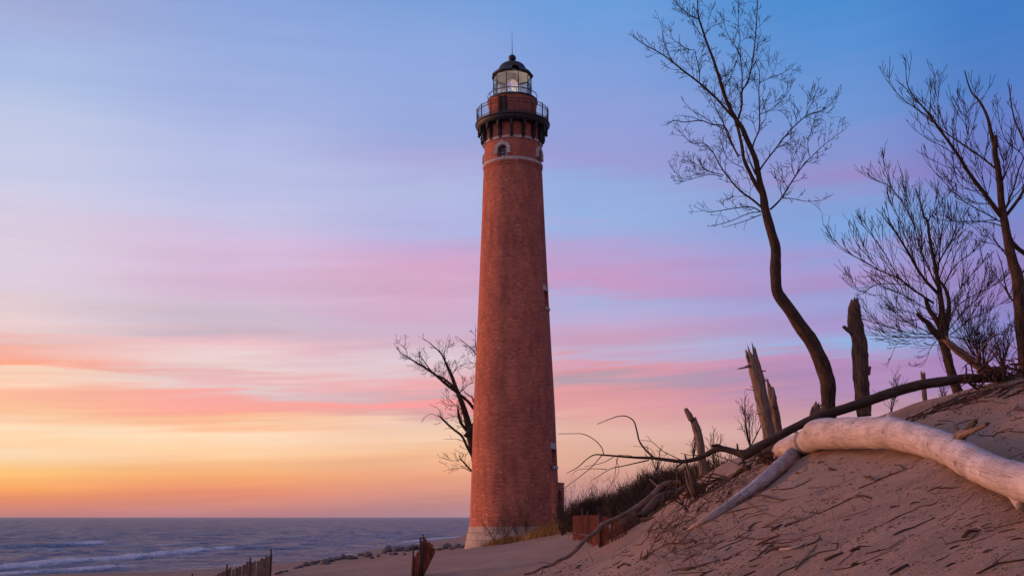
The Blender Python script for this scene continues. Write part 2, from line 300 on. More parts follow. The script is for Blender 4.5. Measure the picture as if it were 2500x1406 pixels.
# ------------------------------------------------------------------ object helpers
def tag(o, label=None, cat=None, group=None, kind=None):
    if label: o['label'] = label
    if cat: o['category'] = cat
    if group: o['group'] = group
    if kind: o['kind'] = kind
    return o
def thing(name, label, cat, loc=(0,0,0), group=None):
    o = bpy.data.objects.new(name, None); COL.objects.link(o); o.location = loc; o.empty_display_size = .2
    return tag(o, label, cat, group)
class MB:
    """mesh collector with uv per vertex"""
    def __init__(s): s.v = []; s.f = []; s.uv = []
    def add(s, vs, fs, uv=None):
        b = len(s.v); s.v += [tuple(p) for p in vs]; s.f += [tuple(i+b for i in f) for f in fs]
        s.uv += list(uv) if uv is not None else [(p[0]+p[1], p[2]) for p in vs]
        return s
    def box(s, c, sx_, sy_, sz_, rot=None):
        vs = [Vector((x*sx_/2, y*sy_/2, z*sz_/2)) for x in (-1,1) for y in (-1,1) for z in (-1,1)]
        if rot is not None: vs = [rot @ p for p in vs]
        vs = [p+Vector(c) for p in vs]
        return s.add(vs, [(0,1,3,2),(4,6,7,5),(0,4,5,1),(2,3,7,6),(0,2,6,4),(1,5,7,3)])
    def bar(s, a, b, w, d=None, up=Vector((0,1,0))):
        a, b = Vector(a), Vector(b); ax = (b-a); ln = ax.length; ax.normalize()
        sd_ = ax.cross(up)
        if sd_.length < 1e-4: sd_ = ax.cross(Vector((1,0,0)))
        sd_.normalize(); u2 = sd_.cross(ax); rot = Matrix((sd_, u2, ax)).transposed()
        return s.box((a+b)/2, w, d or w, ln, rot)
    def tube(s, pts, rad, sides=8, rough=0, seed=0, cap=(True, True), jag=0, flat=1.0):
        pts = [Vector(p) for p in pts]; n = len(pts)
        if n < 2: return s
        T = []
        for i in range(n):
            t = pts[min(i+1, n-1)]-pts[max(i-1, 0)]
            T.append(t.normalized() if t.length > 1e-9 else Vector((0,0,1)))
        ref = Vector((0,1,0)) if abs(T[0].y) < .8 else Vector((1,0,0))
        nrm = (ref-T[0]*ref.dot(T[0])).normalized()
        vs = []; uv = []; ln = 0; rg = random.Random(seed) if jag else None
        for i in range(n):
            if i:
                nrm = nrm-T[i]*nrm.dot(T[i])
                nrm = nrm.normalized() if nrm.length > 1e-6 else T[i].orthogonal().normalized()
                ln += (pts[i]-pts[i-1]).length
            bn = T[i].cross(nrm)
            for k in range(sides+1):
                a = 2*math.pi*(k % sides)/sides
                d = nrm*math.cos(a)+bn*math.sin(a)*flat
                r = rad[i]
                if rough:
                    q = noise.noise(Vector((math.cos(a)*1.3+seed, math.sin(a)*1.3, ln/max(rad[0],.02)*.55)))
                    q += .5*noise.noise(Vector((math.cos(a)*3+seed, math.sin(a)*3+7, ln/max(rad[0],.02)*1.6)))
                    r *= 1+rough*q
                p = pts[i]+d*r
                if jag and i == n-1:
                    p += T[i]*jag*(noise.noise(Vector((math.cos(a)*2.6+seed*3, math.sin(a)*2.6, seed)))*1.6+.5+.5*(((k % sides)*7919+seed) % 3-1)*.6)
                vs.append(p); uv.append((k/sides*2*math.pi*rad[0]*1.0, ln))
        fs = []
        w = sides+1
        for i in range(n-1):
            for k in range(sides):
                fs.append((i*w+k, i*w+k+1, (i+1)*w+k+1, (i+1)*w+k))
        if cap[0]: vs.append(pts[0]); uv.append((0,0)); c = len(vs)-1; fs += [(c, k+1, k) for k in range(sides)]
        if cap[1]:
            vs.append(pts[-1]-(T[-1]*jag*.3 if jag else T[-1]*0)); uv.append((0,ln)); c = len(vs)-1; o_ = (n-1)*w; fs += [(c, o_+k, o_+k+1) for k in range(sides)]
        return s.add(vs, fs, uv)
    def lathe(s, prof, seg=64, c=(0,0), a0=0, a1=2*math.pi, us=2.3):
        vs = []; uv = []
        for r, z in prof:
            for k in range(seg+1):
                a = a0+(a1-a0)*k/seg
                vs.append((c[0]+r*math.sin(a), c[1]-r*math.cos(a), z)); uv.append((a*us, z))
        w = seg+1
        return s.add(vs, [(i*w+k, i*w+k+1, (i+1)*w+k+1, (i+1)*w+k) for i in range(len(prof)-1) for k in range(seg)], uv)
    def build(s, name, mat, parent=None, smooth=True, origin=None):
        me = bpy.data.meshes.new(name)
        vs = s.v
        off = Vector(origin) if origin is not None else None
        if off is None and parent is not None: off = Vector(parent.get('_loc', (0,0,0))) if False else parent.matrix_local.translation if not parent.parent else (parent.parent.matrix_local.translation + parent.matrix_local.translation)
        if off is not None: vs = [(v[0]-off[0], v[1]-off[1], v[2]-off[2]) for v in vs]
        me.from_pydata(vs, [], s.f)
        ul = me.uv_layers.new(name='UVMap')
        li = np.empty(len(me.loops), dtype=np.int32); me.loops.foreach_get('vertex_index', li)
        ul.data.foreach_set('uv', np.array(s.uv, dtype=np.float32)[li].ravel())
        me.polygons.foreach_set('use_smooth', [smooth]*len(me.polygons)); me.update()
        me.materials.append(mat)
        o = bpy.data.objects.new(name, me); COL.objects.link(o)
        if parent is not None: o.parent = parent
        elif origin is not None: o.location = origin
        return o
def place(o):    # matrix_local of a just-made empty needs its location
    bpy.context.view_layer.update(); return o
def catmull(pts, rad, step=3):
    P_ = [Vector(p) for p in pts]; out = []; ro = []
    n = len(P_)
    if n < 3:
        for k in range(step*2+1):
            t = k/(step*2); out.append(P_[0].lerp(P_[-1], t)); ro.append(rad[0]*(1-t)+rad[-1]*t)
        return out, ro
    for i in range(n-1):
        p0 = P_[max(i-1,0)]; p1 = P_[i]; p2 = P_[i+1]; p3 = P_[min(i+2,n-1)]
        for k in range(step):
            t = k/step; t2 = t*t; t3 = t2*t
            out.append(.5*((2*p1)+(p2-p0)*t+(2*p0-5*p1+4*p2-p3)*t2+(3*p1-p0-3*p2+p3)*t3)); ro.append(rad[i]*(1-t)+rad[i+1]*t)
    out.append(P_[-1]); ro.append(rad[-1]); return out, ro

# ------------------------------------------------------------------ terrain: thin plate through surveyed points
def wp(px, py, Y): return tuple(P(px, py, Y))
CT = [tuple(G(*a)) for a in ((-300,1425,0),(0,1404,0),(330,1394,0),(600,1378,0),(850,1349,0),(1000,1326,0),(1120,1312,0),
      (500,1412,.5),(700,1388,.32),(700,1404,.8),(900,1404,1.25),(880,1380,.85),(1000,1350,.75),(1110,1335,.7),
      (1000,1403,1.6),(1060,1352,1.72),(1180,1334,1.5),(1250,1403,1.85),(1250,1340,1.62),(1400,1322,1.95),(1300,1327,1.68))]
CT += [wp(*a) for a in ((1300,1406,16),(1500,1406,11),(1800,1406,8),(2100,1406,6.5),(2500,1406,5.5),
      (1700,1290,12.5),(2300,1200,8.2),(2490,1300,6.4),(2480,915,15),(2350,962,16),(2200,1015,17),(2100,1042,17.7),(1950,1088,18.5),
      (1850,1112,19.5),(1750,1142,22),(1700,1196,20.5),(2400,1020,11.5),(2200,1150,9.7),(2000,1150,12),(2000,1250,9.5),(1850,1200,12.7),
      (1700,1230,17),(1650,1244,20.3),(1600,1300,17),(1500,1370,14.5),(1400,1395,16.5),(1400,1375,20),(1500,1338,24),(1560,1276,21.5),(1470,1342,42),(1602,1259,21.2),
      (2480,1000,11.8),(2300,1080,10.5),(2100,1100,12.3),(1900,1140,15))]
CT += [(0,0,1.4),(3,0,2.7),(6,0,4.2),(-6,0,1.3),(0,6,1.6),(-10,10,1.35),(-10,25,1.45),(0,14,1.8),(-2.5,21,1.7),(12,5,6.3),(8,9.5,5.3),
      (4,58,2.85),(5,52,2.75),(1.9,60.2,2.0),(3,55.5,2.3),(4.3,26,2.5),(3.2,24,2.3),(6.5,30,3.4),(9,40,3.5),(4,48,2.5),(15,60,3.8),(2.7,62,2.55),(20,30,5),(13,19,4.9),(9.5,22,4.0),(8,18.5,4.4),(25,10,8),
      (0,65,1.3),(-3,66,1.1),(3.5,70,2.0),(0,80,1.3),(10,100,3),(0,110,1.3),(0,150,1.2),(12,150,2.0),(2,130,1.4),(-6,130,.6),(-12,150,-.5),(40,60,5),(40,150,4),(40,0,8),
      (-34,22,0),(-38,0,0),(-50,20,-1.2),(-50,60,-2.2),(-30,110,-1.8),(-25,150,-2.2),(-50,150,-4),(-45,110,-3.4),(-20,40,.9),(-25,30,.8),(-25,10,.8),(-50,0,-1)]
CT = np.array(CT)
def tps(r2): return .5*r2*np.log(r2+1e-9)
def fit(C, lam):
    n = len(C); d2 = ((C[:,None,:2]-C[None,:,:2])**2).sum(-1)
    K = tps(d2)+lam*np.eye(n); Q = np.c_[np.ones(n), C[:,:2]]
    A = np.zeros((n+3, n+3)); A[:n,:n] = K; A[:n,n:] = Q; A[n:,:n] = Q.T
    return np.linalg.solve(A, np.r_[C[:,2], 0, 0, 0])
WT = fit(CT, .35)
def tz_np(x, y):
    x = np.clip(np.asarray(x, float), -50, 40); y = np.clip(np.asarray(y, float), -2, 150)
    out = WT[-3]+WT[-2]*x+WT[-1]*y
    for (cx, cy, _), w in zip(CT, WT): out = out+w*tps((x-cx)**2+(y-cy)**2)
    return np.clip(out, -4, 12)
def tz(x, y): return float(tz_np(x, y))
def hit(px, py, y0=3.0, y1=140.0, which=0):
    d = ray(px, py); Y = np.concatenate([np.arange(y0, 32, .03), np.arange(32, y1, .15)])
    g = CAMZ+d.z*Y-tz_np(d.x*Y, Y); k = np.where((g[:-1] > 0) & (g[1:] <= 0))[0]
    if len(k) == 0:
        k = [int(np.argmin(np.abs(g)))]
    i = k[min(which, len(k)-1)]
    Yh = Y[i]+(Y[i+1]-Y[i])*(g[i]/(g[i]-g[i+1]) if g[i] > 0 >= g[i+1] else 0)
    return Vector((d.x*Yh, Yh, tz(d.x*Yh, Yh)))
def axis(segs):
    out = []
    for a, b, s_ in segs: out += list(np.arange(a, b, s_))
    return np.array(out+[segs[-1][1]])
def grid_mesh(name, xs, ys, zf, mat, attr=None):
    X, Y = np.meshgrid(xs, ys); Z = zf(X, Y); nx = len(xs); ny = len(ys)
    v = np.c_[X.ravel(), Y.ravel(), Z.ravel()].astype(np.float32)
    me = bpy.data.meshes.new(name); me.vertices.add(len(v)); me.vertices.foreach_set('co', v.ravel())
    i = np.arange((nx-1)*(ny-1)); r_, c_ = i//(nx-1), i % (nx-1); b = r_*nx+c_
    q = np.c_[b, b+1, b+nx+1, b+nx].astype(np.int32)
    me.loops.add(q.size); me.loops.foreach_set('vertex_index', q.ravel())
    me.polygons.add(len(q)); me.polygons.foreach_set('loop_start', np.arange(len(q), dtype=np.int32)*4)
    me.polygons.foreach_set('use_smooth', np.ones(len(q), dtype=bool)); me.update(calc_edges=True)
    if attr is not None:
        a = me.attributes.new('foam', 'FLOAT', 'POINT'); a.data.foreach_set('value', attr(X, Y).ravel().astype(np.float32))
    me.materials.append(mat); o = bpy.data.objects.new(name, me); COL.objects.link(o); return o
def vnoise(x, y, s, seed):      # smooth value noise on arrays
    x = x/s+seed*17.3; y = y/s+seed*5.1; xi = np.floor(x); yi = np.floor(y); fx = x-xi; fy = y-yi
    fx = fx*fx*(3-2*fx); fy = fy*fy*(3-2*fy)
    h = lambda a, b: np.modf(np.abs(np.sin(a*127.1+b*311.7+seed)*43758.5453))[0]
    return (h(xi,yi)*(1-fx)+h(xi+1,yi)*fx)*(1-fy)+(h(xi,yi+1)*(1-fx)+h(xi+1,yi+1)*fx)*fy-.5
def tz_detail(X, Y):
    z = tz_np(X, Y)
    near = np.clip(1.2-np.hypot(X-4, Y-10)/30, 0, 1)
    # hollows and drifts of blown sand, elongated down the slope
    return z+near*(.11*vnoise(X, Y*1.5, 1.6, 1)+.07*vnoise(X*.7, Y*1.7, .6, 2)+.03*vnoise(X*.7, Y*1.4, .25, 3))+.06*vnoise(X, Y, 4.0, 4)*(z > .3)
xs = axis([(-20000,-3000,4000),(-3000,-400,500),(-400,-60,40),(-60,-14,1.2),(-14,-3,.4),(-3,10,.08),(10,16,.3),(16,60,2),(60,400,40),(400,3000,500),(3000,20000,4000)])
ys = axis([(-2000,-40,400),(-40,2,3),(2,20,.08),(20,32,.25),(32,90,.8),(90,160,3),(160,600,60),(600,3000,500),(3000,20000,4000)])
tag(grid_mesh('sand_ground', xs, ys, tz_detail, MT['sand']), kind='structure')

# ------------------------------------------------------------------ lake with breakers
def cr(ox, oy, s_, pts): return [(ox+p[0]/s_, oy+p[1]/s_)+tuple(p[2:]) for p in pts]
def wl(pts): return [tuple(G(p[0], p[1], 0))[:2]+(p[2],p[3]) for p in cr(0,1220,3.571,pts)]
# (x, y, height, foam)
BR = [wl([(-300,418,.10,0),(0,415,.28,.1),(300,410,.38,.15),(560,400,.40,.55),(700,394,.45,1),(800,392,.5,1),(880,378,.35,.9),(960,372,0,0)]),
      wl([(-300,640,.2,.7),(0,602,.3,.9),(250,572,.3,.95),(600,538,.3,.95),(1000,515,.32,.95),(1400,480,.35,1),(1760,442,.36,1),(1850,437,.15,.2),(1900,434,.32,.9),(1975,426,.3,.8),(2100,418,.26,.1),(2260,412,.2,.0),(2400,408,0,0)]),
      wl([(-200,690,.15,.6),(50,662,.22,.8),(400,645,.3,.55),(700,622,.26,.9),(950,600,.22,.8),(1240,568,.1,.2),(1500,545,0,0)]),
      wl([(0,520,0,0),(300,492,.26,0),(560,476,.25,0),(800,445,.2,0),(950,435,0,0)]),
      wl([(1400,395,0,0),(1700,384,.25,0),(1900,372,.24,0),(2100,366,0,0)]),
      wl([(3400,403,0,0),(3560,398,.3,0),(3640,396,.3,.8),(3760,394,.28,.7),(3800,392,0,0)]),
      wl([(2900,470,0,0),(3200,452,.12,.3),(3500,436,.12,.2),(3900,415,.12,.4),(4100,408,.0,0)])]
BR += [[tuple(G(px, py, 0))[:2]+(h, f) for px, py, h, f in ((940,1328,0,.4),(1000,1322,.1,.9),(1060,1316,.15,1),(1130,1311,.15,1),(1170,1309,0,.7))]]
def seg_field(X, Y, path):
    H = np.zeros_like(X); F = np.zeros_like(X)
    best = np.full_like(X, 1e9)
    for (x0,y0,h0,f0),(x1,y1,h1,f1) in zip(path[:-1], path[1:]):
        dx, dy = x1-x0, y1-y0; L2 = dx*dx+dy*dy
        t = np.clip(((X-x0)*dx+(Y-y0)*dy)/L2, 0, 1)
        sx_ = X-(x0+t*dx); sy_ = Y-(y0+t*dy); d = np.hypot(sx_, sy_)
        # side: positive = lake side (away from the beach)
        sgn = np.sign(sy_-sx_*.3)
        wdt = np.where(sgn > 0, 1.8, .6)
        m = d < best; best = np.where(m, d, best)
        H = np.where(m, (h0+(h1-h0)*t)*np.exp(-(d/wdt)**2), H)
        F = np.where(m, (f0+(f1-f0)*t)*np.exp(-(d/np.where(sgn > 0, .35, .85))**2), F)
    return H, F
def lake_fields(X, Y):
    n = .9*vnoise(X, Y, 9, 11)+.6*vnoise(X, Y, 4, 12)
    H = np.zeros_like(X); F = np.zeros_like(X)
    sel = (Y > 30) & (Y < 260) & (X > -160) & (X < 40)
    xs_, ys_ = X[sel]+0*n[sel], Y[sel]+n[sel]
    h = np.zeros_like(xs_); f = np.zeros_like(xs_)
    for p in BR:
        a, b = seg_field(xs_, ys_, p); h = np.maximum(h, a); f = np.maximum(f, b)
    H[sel] = h; F[sel] = f
    shore = tz_np(X, Y)                     # thin wash where the lake meets the sand
    F = np.maximum(F, np.clip(1-np.abs(shore+.06)/.07, 0, 1)*.45*(np.abs(Y-90) < 65))
    return H, F
def lake_z(X, Y):
    H, F = lake_fields(X, Y)
    a = np.clip(1-(Y-60)/700, .25, 1)
    w = (.34*vnoise(X*.5, Y*1.3, 5, 21)+.30*vnoise(X*.55, Y*1.3, 2.4, 22)+.14*vnoise(X*.7, Y, 1.2, 23))*(1-.65*np.clip(H*4, 0, 1))
    far = np.clip((np.hypot(X, Y)-150)/200, 0, 1)*.7*vnoise(X*.5, Y, 14, 25)
    shal = np.clip(-tz_np(X, Y)/.8, .12, 1)
    return (w*1.0+far)*a*shal+H*.80+F*.04
xs = axis([(-30000,-4000,6000),(-4000,-800,400),(-800,-200,12),(-200,-90,2.0),(-90,6,.35),(6,30,4),(30,800,80),(800,30000,6000)])
ys = axis([(-500,20,60),(20,44,3),(44,100,.35),(100,180,.6),(180,320,1.6),(320,800,6),(800,2400,30),(2400,8000,400),(8000,40000,8000)])
tag(grid_mesh('lake_water', xs, ys, lake_z, MT['water'], lambda X, Y: lake_fields(X, Y)[1]), kind='structure')

# ------------------------------------------------------------------ lighthouse
TY = 65.0; TX = ray(1257.5, 1285).x*TY
def hz(py, Y=TY): return CAMZ+ray(1255, py).z*Y
def hr(hw, py): return hw*zc(P(1255, py, TY))/FP
LH = thing('lighthouse', 'tall tapering red brick lighthouse with black iron gallery and glazed lantern room', 'lighthouse', (TX, TY, 0))
LH.rotation_euler = (0, R(-.30), 0); LH.location.z = 0
class TB(MB):           # built round the tower axis, local coordinates
    def done(s, name, mat, parent=LH, smooth=False, auto=True):
        o = MB.build(s, name, mat, None, smooth); o.parent = parent
        if auto and not smooth: pass
        return o
def shade(o, ang=35):
    me = o.data; me.polygons.foreach_set('use_smooth', [True]*len(me.polygons)); me.set_sharp_from_angle(angle=R(ang)); return o
zb0 = hz(1284); ZB1 = hz(381, TY-1.95); ZB0 = hz(388.5, TY-1.95); zt = ZB0-.34
prof = [(hr(110.5,1284), hz(1284)), (hr(105,1150), hz(1150)), (hr(99.5,1000), hz(1000)), (hr(91.5,850), hz(850)), (hr(84,700), hz(700)), (hr(78,570), hz(570)), (hr(72,430), hz(430)), (hr(71,417), hz(417))]
def rad_at(z):
    if z <= prof[0][1]: return prof[0][0]
    for (r0,z0),(r1,z1) in zip(prof[:-1], prof[1:]):
        if z <= z1: return r0+(r1-r0)*(z-z0)/(z1-z0)
    return prof[-1][0]
def ap(a, r, z): return (r*math.sin(a), -r*math.cos(a), z)      # a = 0 faces the camera, + to the right
def shaft(name, z0, z1, rf, holes, mat, dz=.8, inner=.55):
    """brick wall as a grid with real openings and reveals; holes: (azimuth, half width angle, z0, z1)"""
    th = set(round(2*math.pi*k/96, 5) for k in range(96)); zs = set(round(float(z), 4) for z in np.arange(z0, z1, dz)) | {round(z1, 4)}
    H = []
    for a, ha, h0, h1 in holes:
        lo, hi = round((a-ha) % (2*math.pi), 5), round((a+ha) % (2*math.pi), 5)
        th = {t for t in th if min(abs(t-lo), abs(t-hi)) > .012}; th |= {lo, hi}; h0, h1 = round(h0, 4), round(h1, 4)
        zs = {z for z in zs if min(abs(z-h0), abs(z-h1)) > .05}; zs |= {h0, h1}; H.append((lo, hi, h0, h1))
    th = sorted(th)+[sorted(th)[0]+2*math.pi]; zs = sorted(zs)
    m = TB(); nx = len(th)
    vs = [ap(t, rf(z), z) for z in zs for t in th]; uv = [(t*2.3, z) for z in zs for t in th]; fs = []
    for i in range(len(zs)-1):
        for k in range(nx-1):
            tm = (th[k]+th[k+1])/2 % (2*math.pi); zm = (zs[i]+zs[i+1])/2
            if any((lo < tm < hi if lo < hi else (tm > lo or tm < hi)) and h0 < zm < h1 for lo, hi, h0, h1 in H): continue
            fs.append((i*nx+k, i*nx+k+1, (i+1)*nx+k+1, (i+1)*nx+k))
    m.add(vs, fs, uv)
    for lo, hi, h0, h1 in H:
        ro0, ro1 = rf(h0), rf(h1); q = [ap(lo, ro0, h0), ap(hi, ro0, h0), ap(hi, ro1, h1), ap(lo, ro1, h1)]
        q2 = [ap(lo, ro0-inner, h0), ap(hi, ro0-inner, h0), ap(hi, ro1-inner, h1), ap(lo, ro1-inner, h1)]
        m.add(q+q2, [(0,1,5,4),(1,2,6,5),(2,3,7,6),(3,0,4,7)], [(p[0]+p[1], p[2]) for p in q+q2])
    return m
AW = R(67.5)
ztop2 = hz(330)
w1 = (AW, R(8.6), hz(753, TY-.6), hz(713, TY-.6)); w2 = (AW, R(8.0), hz(1138, TY-.8), hz(1097, TY-.8))
dr = (R(71), R(9.5), hz(1290, TY-.7)-1.2, hz(1196, TY-.7))
sh = shaft('brick_shaft', zb0, zt, rad_at, [w1, w2, (dr[0], dr[1], zb0+.05, dr[3])], MT['brick']); shade(sh.done('brick_shaft', MT['brick']))
# upper wall above the stone belt, with four arched windows
ru = lambda z: hr(70,380)*(1-.012*(z-ZB1))
AZW = [R(-21+90*k) for k in range(4)]
aw0, aw1 = ZB1+.03, hz(352.5, TY-1.8)
up_ = shaft('upper_wall', ZB1-.1, hz(306), ru, [(a, R(9.6), aw0, aw1) for a in AZW], MT['brick'], .35); shade(up_.done('upper_brick_wall', MT['brick']))
m = TB(); rb = hr(72.3, 400)
m.lathe([(rb-.25, ZB1+.04), (rb-.02, ZB1), (rb+.03, ZB1-.04), (rb+.03, ZB0+.02), (rb+.01, ZB0), (rb-.3, ZB0)], 96); shade(m.done('stone_belt', MT['stone']))
m = TB(); m.lathe([(rb-.2, ZB0-.003), (rb, ZB0-.003), (rb, ZB0-.10), (rb-.03, ZB0-.14), (rb-.03, ZB0-.24), (rb-.06, ZB0-.28), (rb-.06, ZB0-.36), (rb-.10, ZB0-.42),(rb-.3, ZB0-.42)], 96); shade(m.done('brick_cornice', MT['brick']))
m = TB(); zt2 = hz(335, TY-1.9); r2 = ru(zt2); m.lathe([(r2-.1, zt2+.17), (r2+.06, zt2+.15), (r2+.07, zt2), (r2-.1, zt2-.02)], 96); shade(m.done('thin_stone_band', MT['stone']))
# stone plinth, flared
m = TB(); rb0 = hr(111.5,1285)
m.lathe([(rb0-.4, zb0+.002), (rb0+.03, zb0-.001), (rb0+.05, zb0-.34), (rb0+.10, zb0-.36), (rb0+.28, zb0-1.25), (rb0+.42, zb0-2.6)], 96, us=2.9); shade(m.done('stone_plinth', MT['blocks']))
# small square windows: lintel, sill, frame, pane
def flatwin(a, ha, z0, z1):
    r0 = rad_at((z0+z1)/2); w = 2*r0*math.sin(ha)
    rot = Matrix.Rotation(a, 3, 'Z')
    def L_(x, y, z): return rot @ Vector((x, -y, 0))+Vector((0,0,z))
    root = TB(); root.box(L_(0, r0-.42, (z0+z1)/2), w, .04, z1-z0, rot); p = root.done('window', MT['win'])
    f = TB(); yy = r0-.36
    for x in (-w/2+.035, 0, w/2-.035): f.box(L_(x, yy, (z0+z1)/2), .06, .06, z1-z0-.01, rot)
    for z in (z0+.04, (z0+z1)/2, z1-.04): f.box(L_(0, yy+.004, z), w-.01, .055, .06, rot)
    f.done('frame', MT['iron'], p)
    l = TB(); rz = rad_at(z1); l.lathe([(rz-.3, z1+.002), (rz+.025, z1+.002), (rz+.02, z1+.37), (rz-.3, z1+.37)], 10, a0=a-ha*1.55, a1=a+ha*1.4); l.done('lintel', MT['stone'], p)
    l = TB(); rz = rad_at(z0); l.lathe([(rz-.4, z0-.17), (rz+.09, z0-.17), (rz+.10, z0-.01), (rz-.4, z0-.003)], 10, a0=a-ha*1.35, a1=a+ha*1.3); l.done('sill', MT['stone'], p)
flatwin(*w1); flatwin(*w2)
# arched windows under the gallery
for a in AZW:
    rot = Matrix.Rotation(a, 3, 'Z'); r0 = ru(aw0)
    def L_(x, y, z): return rot @ Vector((x, -y, 0))+Vector((0,0,z))
    hw_ = .30; zs_ = aw1-.33
    def arch(r_, y, n=14): return [L_(r_*math.cos(math.pi-math.pi*k/n), y, zs_+r_*math.sin(math.pi*k/n)) for k in range(n+1)]
    p = TB(); pts = [L_(-.33, r0-.33, aw0), L_(.33, r0-.33, aw0)]+arch(.33, r0-.33)[::-1]; p.add(pts, [tuple(range(len(pts)))]); p = p.done('arched_window', MT['win'])
    f = TB()
    for x in (-hw_+.02, 0, hw_-.02): f.box(L_(x, r0-.29, (aw0+zs_)/2+(.12 if x == 0 else 0)), .035, .04, zs_-aw0+(.25 if x == 0 else 0), rot)
    for z in (aw0+.03, (aw0+zs_)/2+.05, zs_): f.box(L_(0, r0-.287, z), hw_*2, .035, .035, rot)
    ar = arch(.3, r0-.29)
    for q0, q1 in zip(ar[:-1], ar[1:]): f.bar(q0, q1, .04)
    f.done('frame', MT['iron'], p)
    s_ = TB(); n = 18                      # stone hood: thick arch with short legs
    def ring(ri, ro, yi, yo, path):
        vs = []
        for (cx_, cz_, dx, dz_) in path:
            for rr_, y in ((ri, yi), (ri, yo), (ro, yo), (ro, yi)): vs.append(L_(cx_+dx*rr_, y, cz_+dz_*rr_))
        m_ = len(path); s_.add(vs, [(i*4+k, i*4+(k+1)%4, i*4+4+(k+1)%4, i*4+4+k) for i in range(m_-1) for k in range(4)]+[(0,3,2,1), tuple((m_-1)*4+k for k in range(4))])
    path = [(0, zs_-.22, -1, 0)]+[(0, zs_, math.cos(math.pi-math.pi*k/n), math.sin(math.pi*k/n)) for k in range(n+1)]+[(0, zs_-.22, 1, 0)]
    ring(.32, .56, r0-.38, r0+.06, path)
    s_.box(L_(0, r0-.12, zs_+.52), .18, .40, .16, rot)
    for x in (-.47, .47): s_.box(L_(x, r0-.14, zs_-.26), .24, .40, .10, rot)
    s_.done('stone_hood', MT['stone'], p)
# entrance portal
a = dr[0]; rot = Matrix.Rotation(a, 3, 'Z'); r0 = rad_at(zb0+1)
def L_(x, y, z): return rot @ Vector((x, -y, 0))+Vector((0,0,z))
pm = TB(); zz0 = zb0-1.8; zz1 = hz(1182, TY-.8)
hwd, pw = .52, .98; zsp = zz1-.85
for sx_ in (-1, 1): pm.box(L_(sx_*(hwd+pw)/2, r0-.16, (zz0+zz1)/2), pw-hwd, .62, zz1-zz0, rot)
vs = []; n = 12
for k in range(n+1):
    t = math.pi-math.pi*k/n; x, z = hwd*math.cos(t), zsp+hwd*math.sin(t)
    for y in (r0-.469, r0+.149): vs += [L_(x, y, z), L_(x*.999, y, zz1-.001)]
pm.add(vs, [f for k in range(n) for f in ((k*4, k*4+4, k*4+5, k*4+1), (k*4+2, k*4+3, k*4+7, k*4+6), (k*4, k*4+2, k*4+6, k*4+4), (k*4+1, k*4+5, k*4+7, k*4+3))])
pt = pm.done('entrance_portal', MT['brick'])
d_ = TB(); d_.box(L_(0, r0-.40, (zz0+zsp+.5)/2), hwd*2, .06, zsp+.5-zz0, rot); d_.done('door', MT['door'], pt)
c_ = TB(); c_.box(L_(0, r0-.14, zz1+.05), pw*2+.04, .62, .10, rot); c_.done('cap_course', MT['brick'], pt)
# gallery: corbelled iron deck, 16 brackets, railing
zd = hz(305); rd = hr(88.5, 310); zr = hz(320)
m = TB(); m.lathe([(1.4, zd), (rd, zd), (rd+.07, zd-.03), (rd+.07, zd-.12), (rd, zd-.15), (rd-.02, zr+.14), (rd-.10, zr+.02), (rd-.28, zr-.04), (ru(zr)-.1, zr-.02)], 96); shade(m.done('gallery_deck', MT['iron']), 25)
zbk = hz(360); rw = ru(zbk)
for k in range(16):
    a = R(-2+22.5*k); w = .085
    H_ = zr-.03-zbk
    pr = [(rw-.05, zr-.03), (rd-.12, zr-.03), (rd-.12, zr-.16), (rd-.20, zr-.27), (rd-.34, zr-.36), (rw+.30, zr-H_*.50), (rw+.22, zr-H_*.62), (rw+.27, zr-H_*.72), (rw+.22, zr-H_*.82), (rw+.12, zr-H_*.88), (rw+.13, zr-H_*.97), (rw+.04, zbk), (rw-.05, zbk)]
    m = TB(); vs = []
    for sgn in (-1, 1):
        for r_, z in pr:
            c, s_ = math.cos(a), math.sin(a); vs.append((r_*s_+sgn*w*c, -r_*c+sgn*w*s_, z))
    n = len(pr); m.add(vs, [tuple(range(n)), tuple(range(2*n-1, n-1, -1))]+[(i, (i+1) % n+0, (i+1) % n+n, i+n) for i in range(n)])
    b = m.done('bracket', MT['iron'])
    m = TB()                                  # turned pendant under the outer end
    cx, cy = (rd-.17)*math.sin(a), -(rd-.17)*math.cos(a)
    m.lathe([(.09, zr-.1), (.10, zr-.22), (.06, zr-.28), (.10, zr-.36), (.09, zr-.42), (.02, zr-.48)], 10, (cx, cy)); m.done('pendant', MT['iron'], b, True)
def railing(name, r_, z0, z1, nposts, nbal, pr_, rails, knob=0):
    root = TB()
    for z in rails: root.tube([ap(2*math.pi*k/96, r_, z) for k in range(97)], [pr_]*97, 6, cap=(False, False))
    root = root.done(name, MT['rail'])
    b_ = TB()
    for k in range(nbal):
        a = 2*math.pi*(k+.5)/nbal; b_.tube([ap(a, r_, z0), ap(a, r_, z1)], [pr_*.55]*2, 5)
    if nbal: b_.done('balusters', MT['rail'], root)
    for k in range(nposts):
        a = R(-2+11.25)+2*math.pi*k/nposts; q = TB(); q.tube([ap(a, r_, z0), ap(a, r_, z1+knob*.6)], [pr_*1.5]*2, 6)
        if knob: q.lathe([(.0, z1+knob*.4), (knob*.5, z1+knob*.7), (knob*.5, z1+knob*1.1), (0, z1+knob*1.5)], 8, ap(a, r_, 0)[:2])
        q.done('post', MT['rail'], root)
zr1 = hz(274); railing('gallery_railing', rd-.02, zd, zr1, 16, 112, .022, [zd+.1, (zd+zr1)/2+.25, zr1], .07)
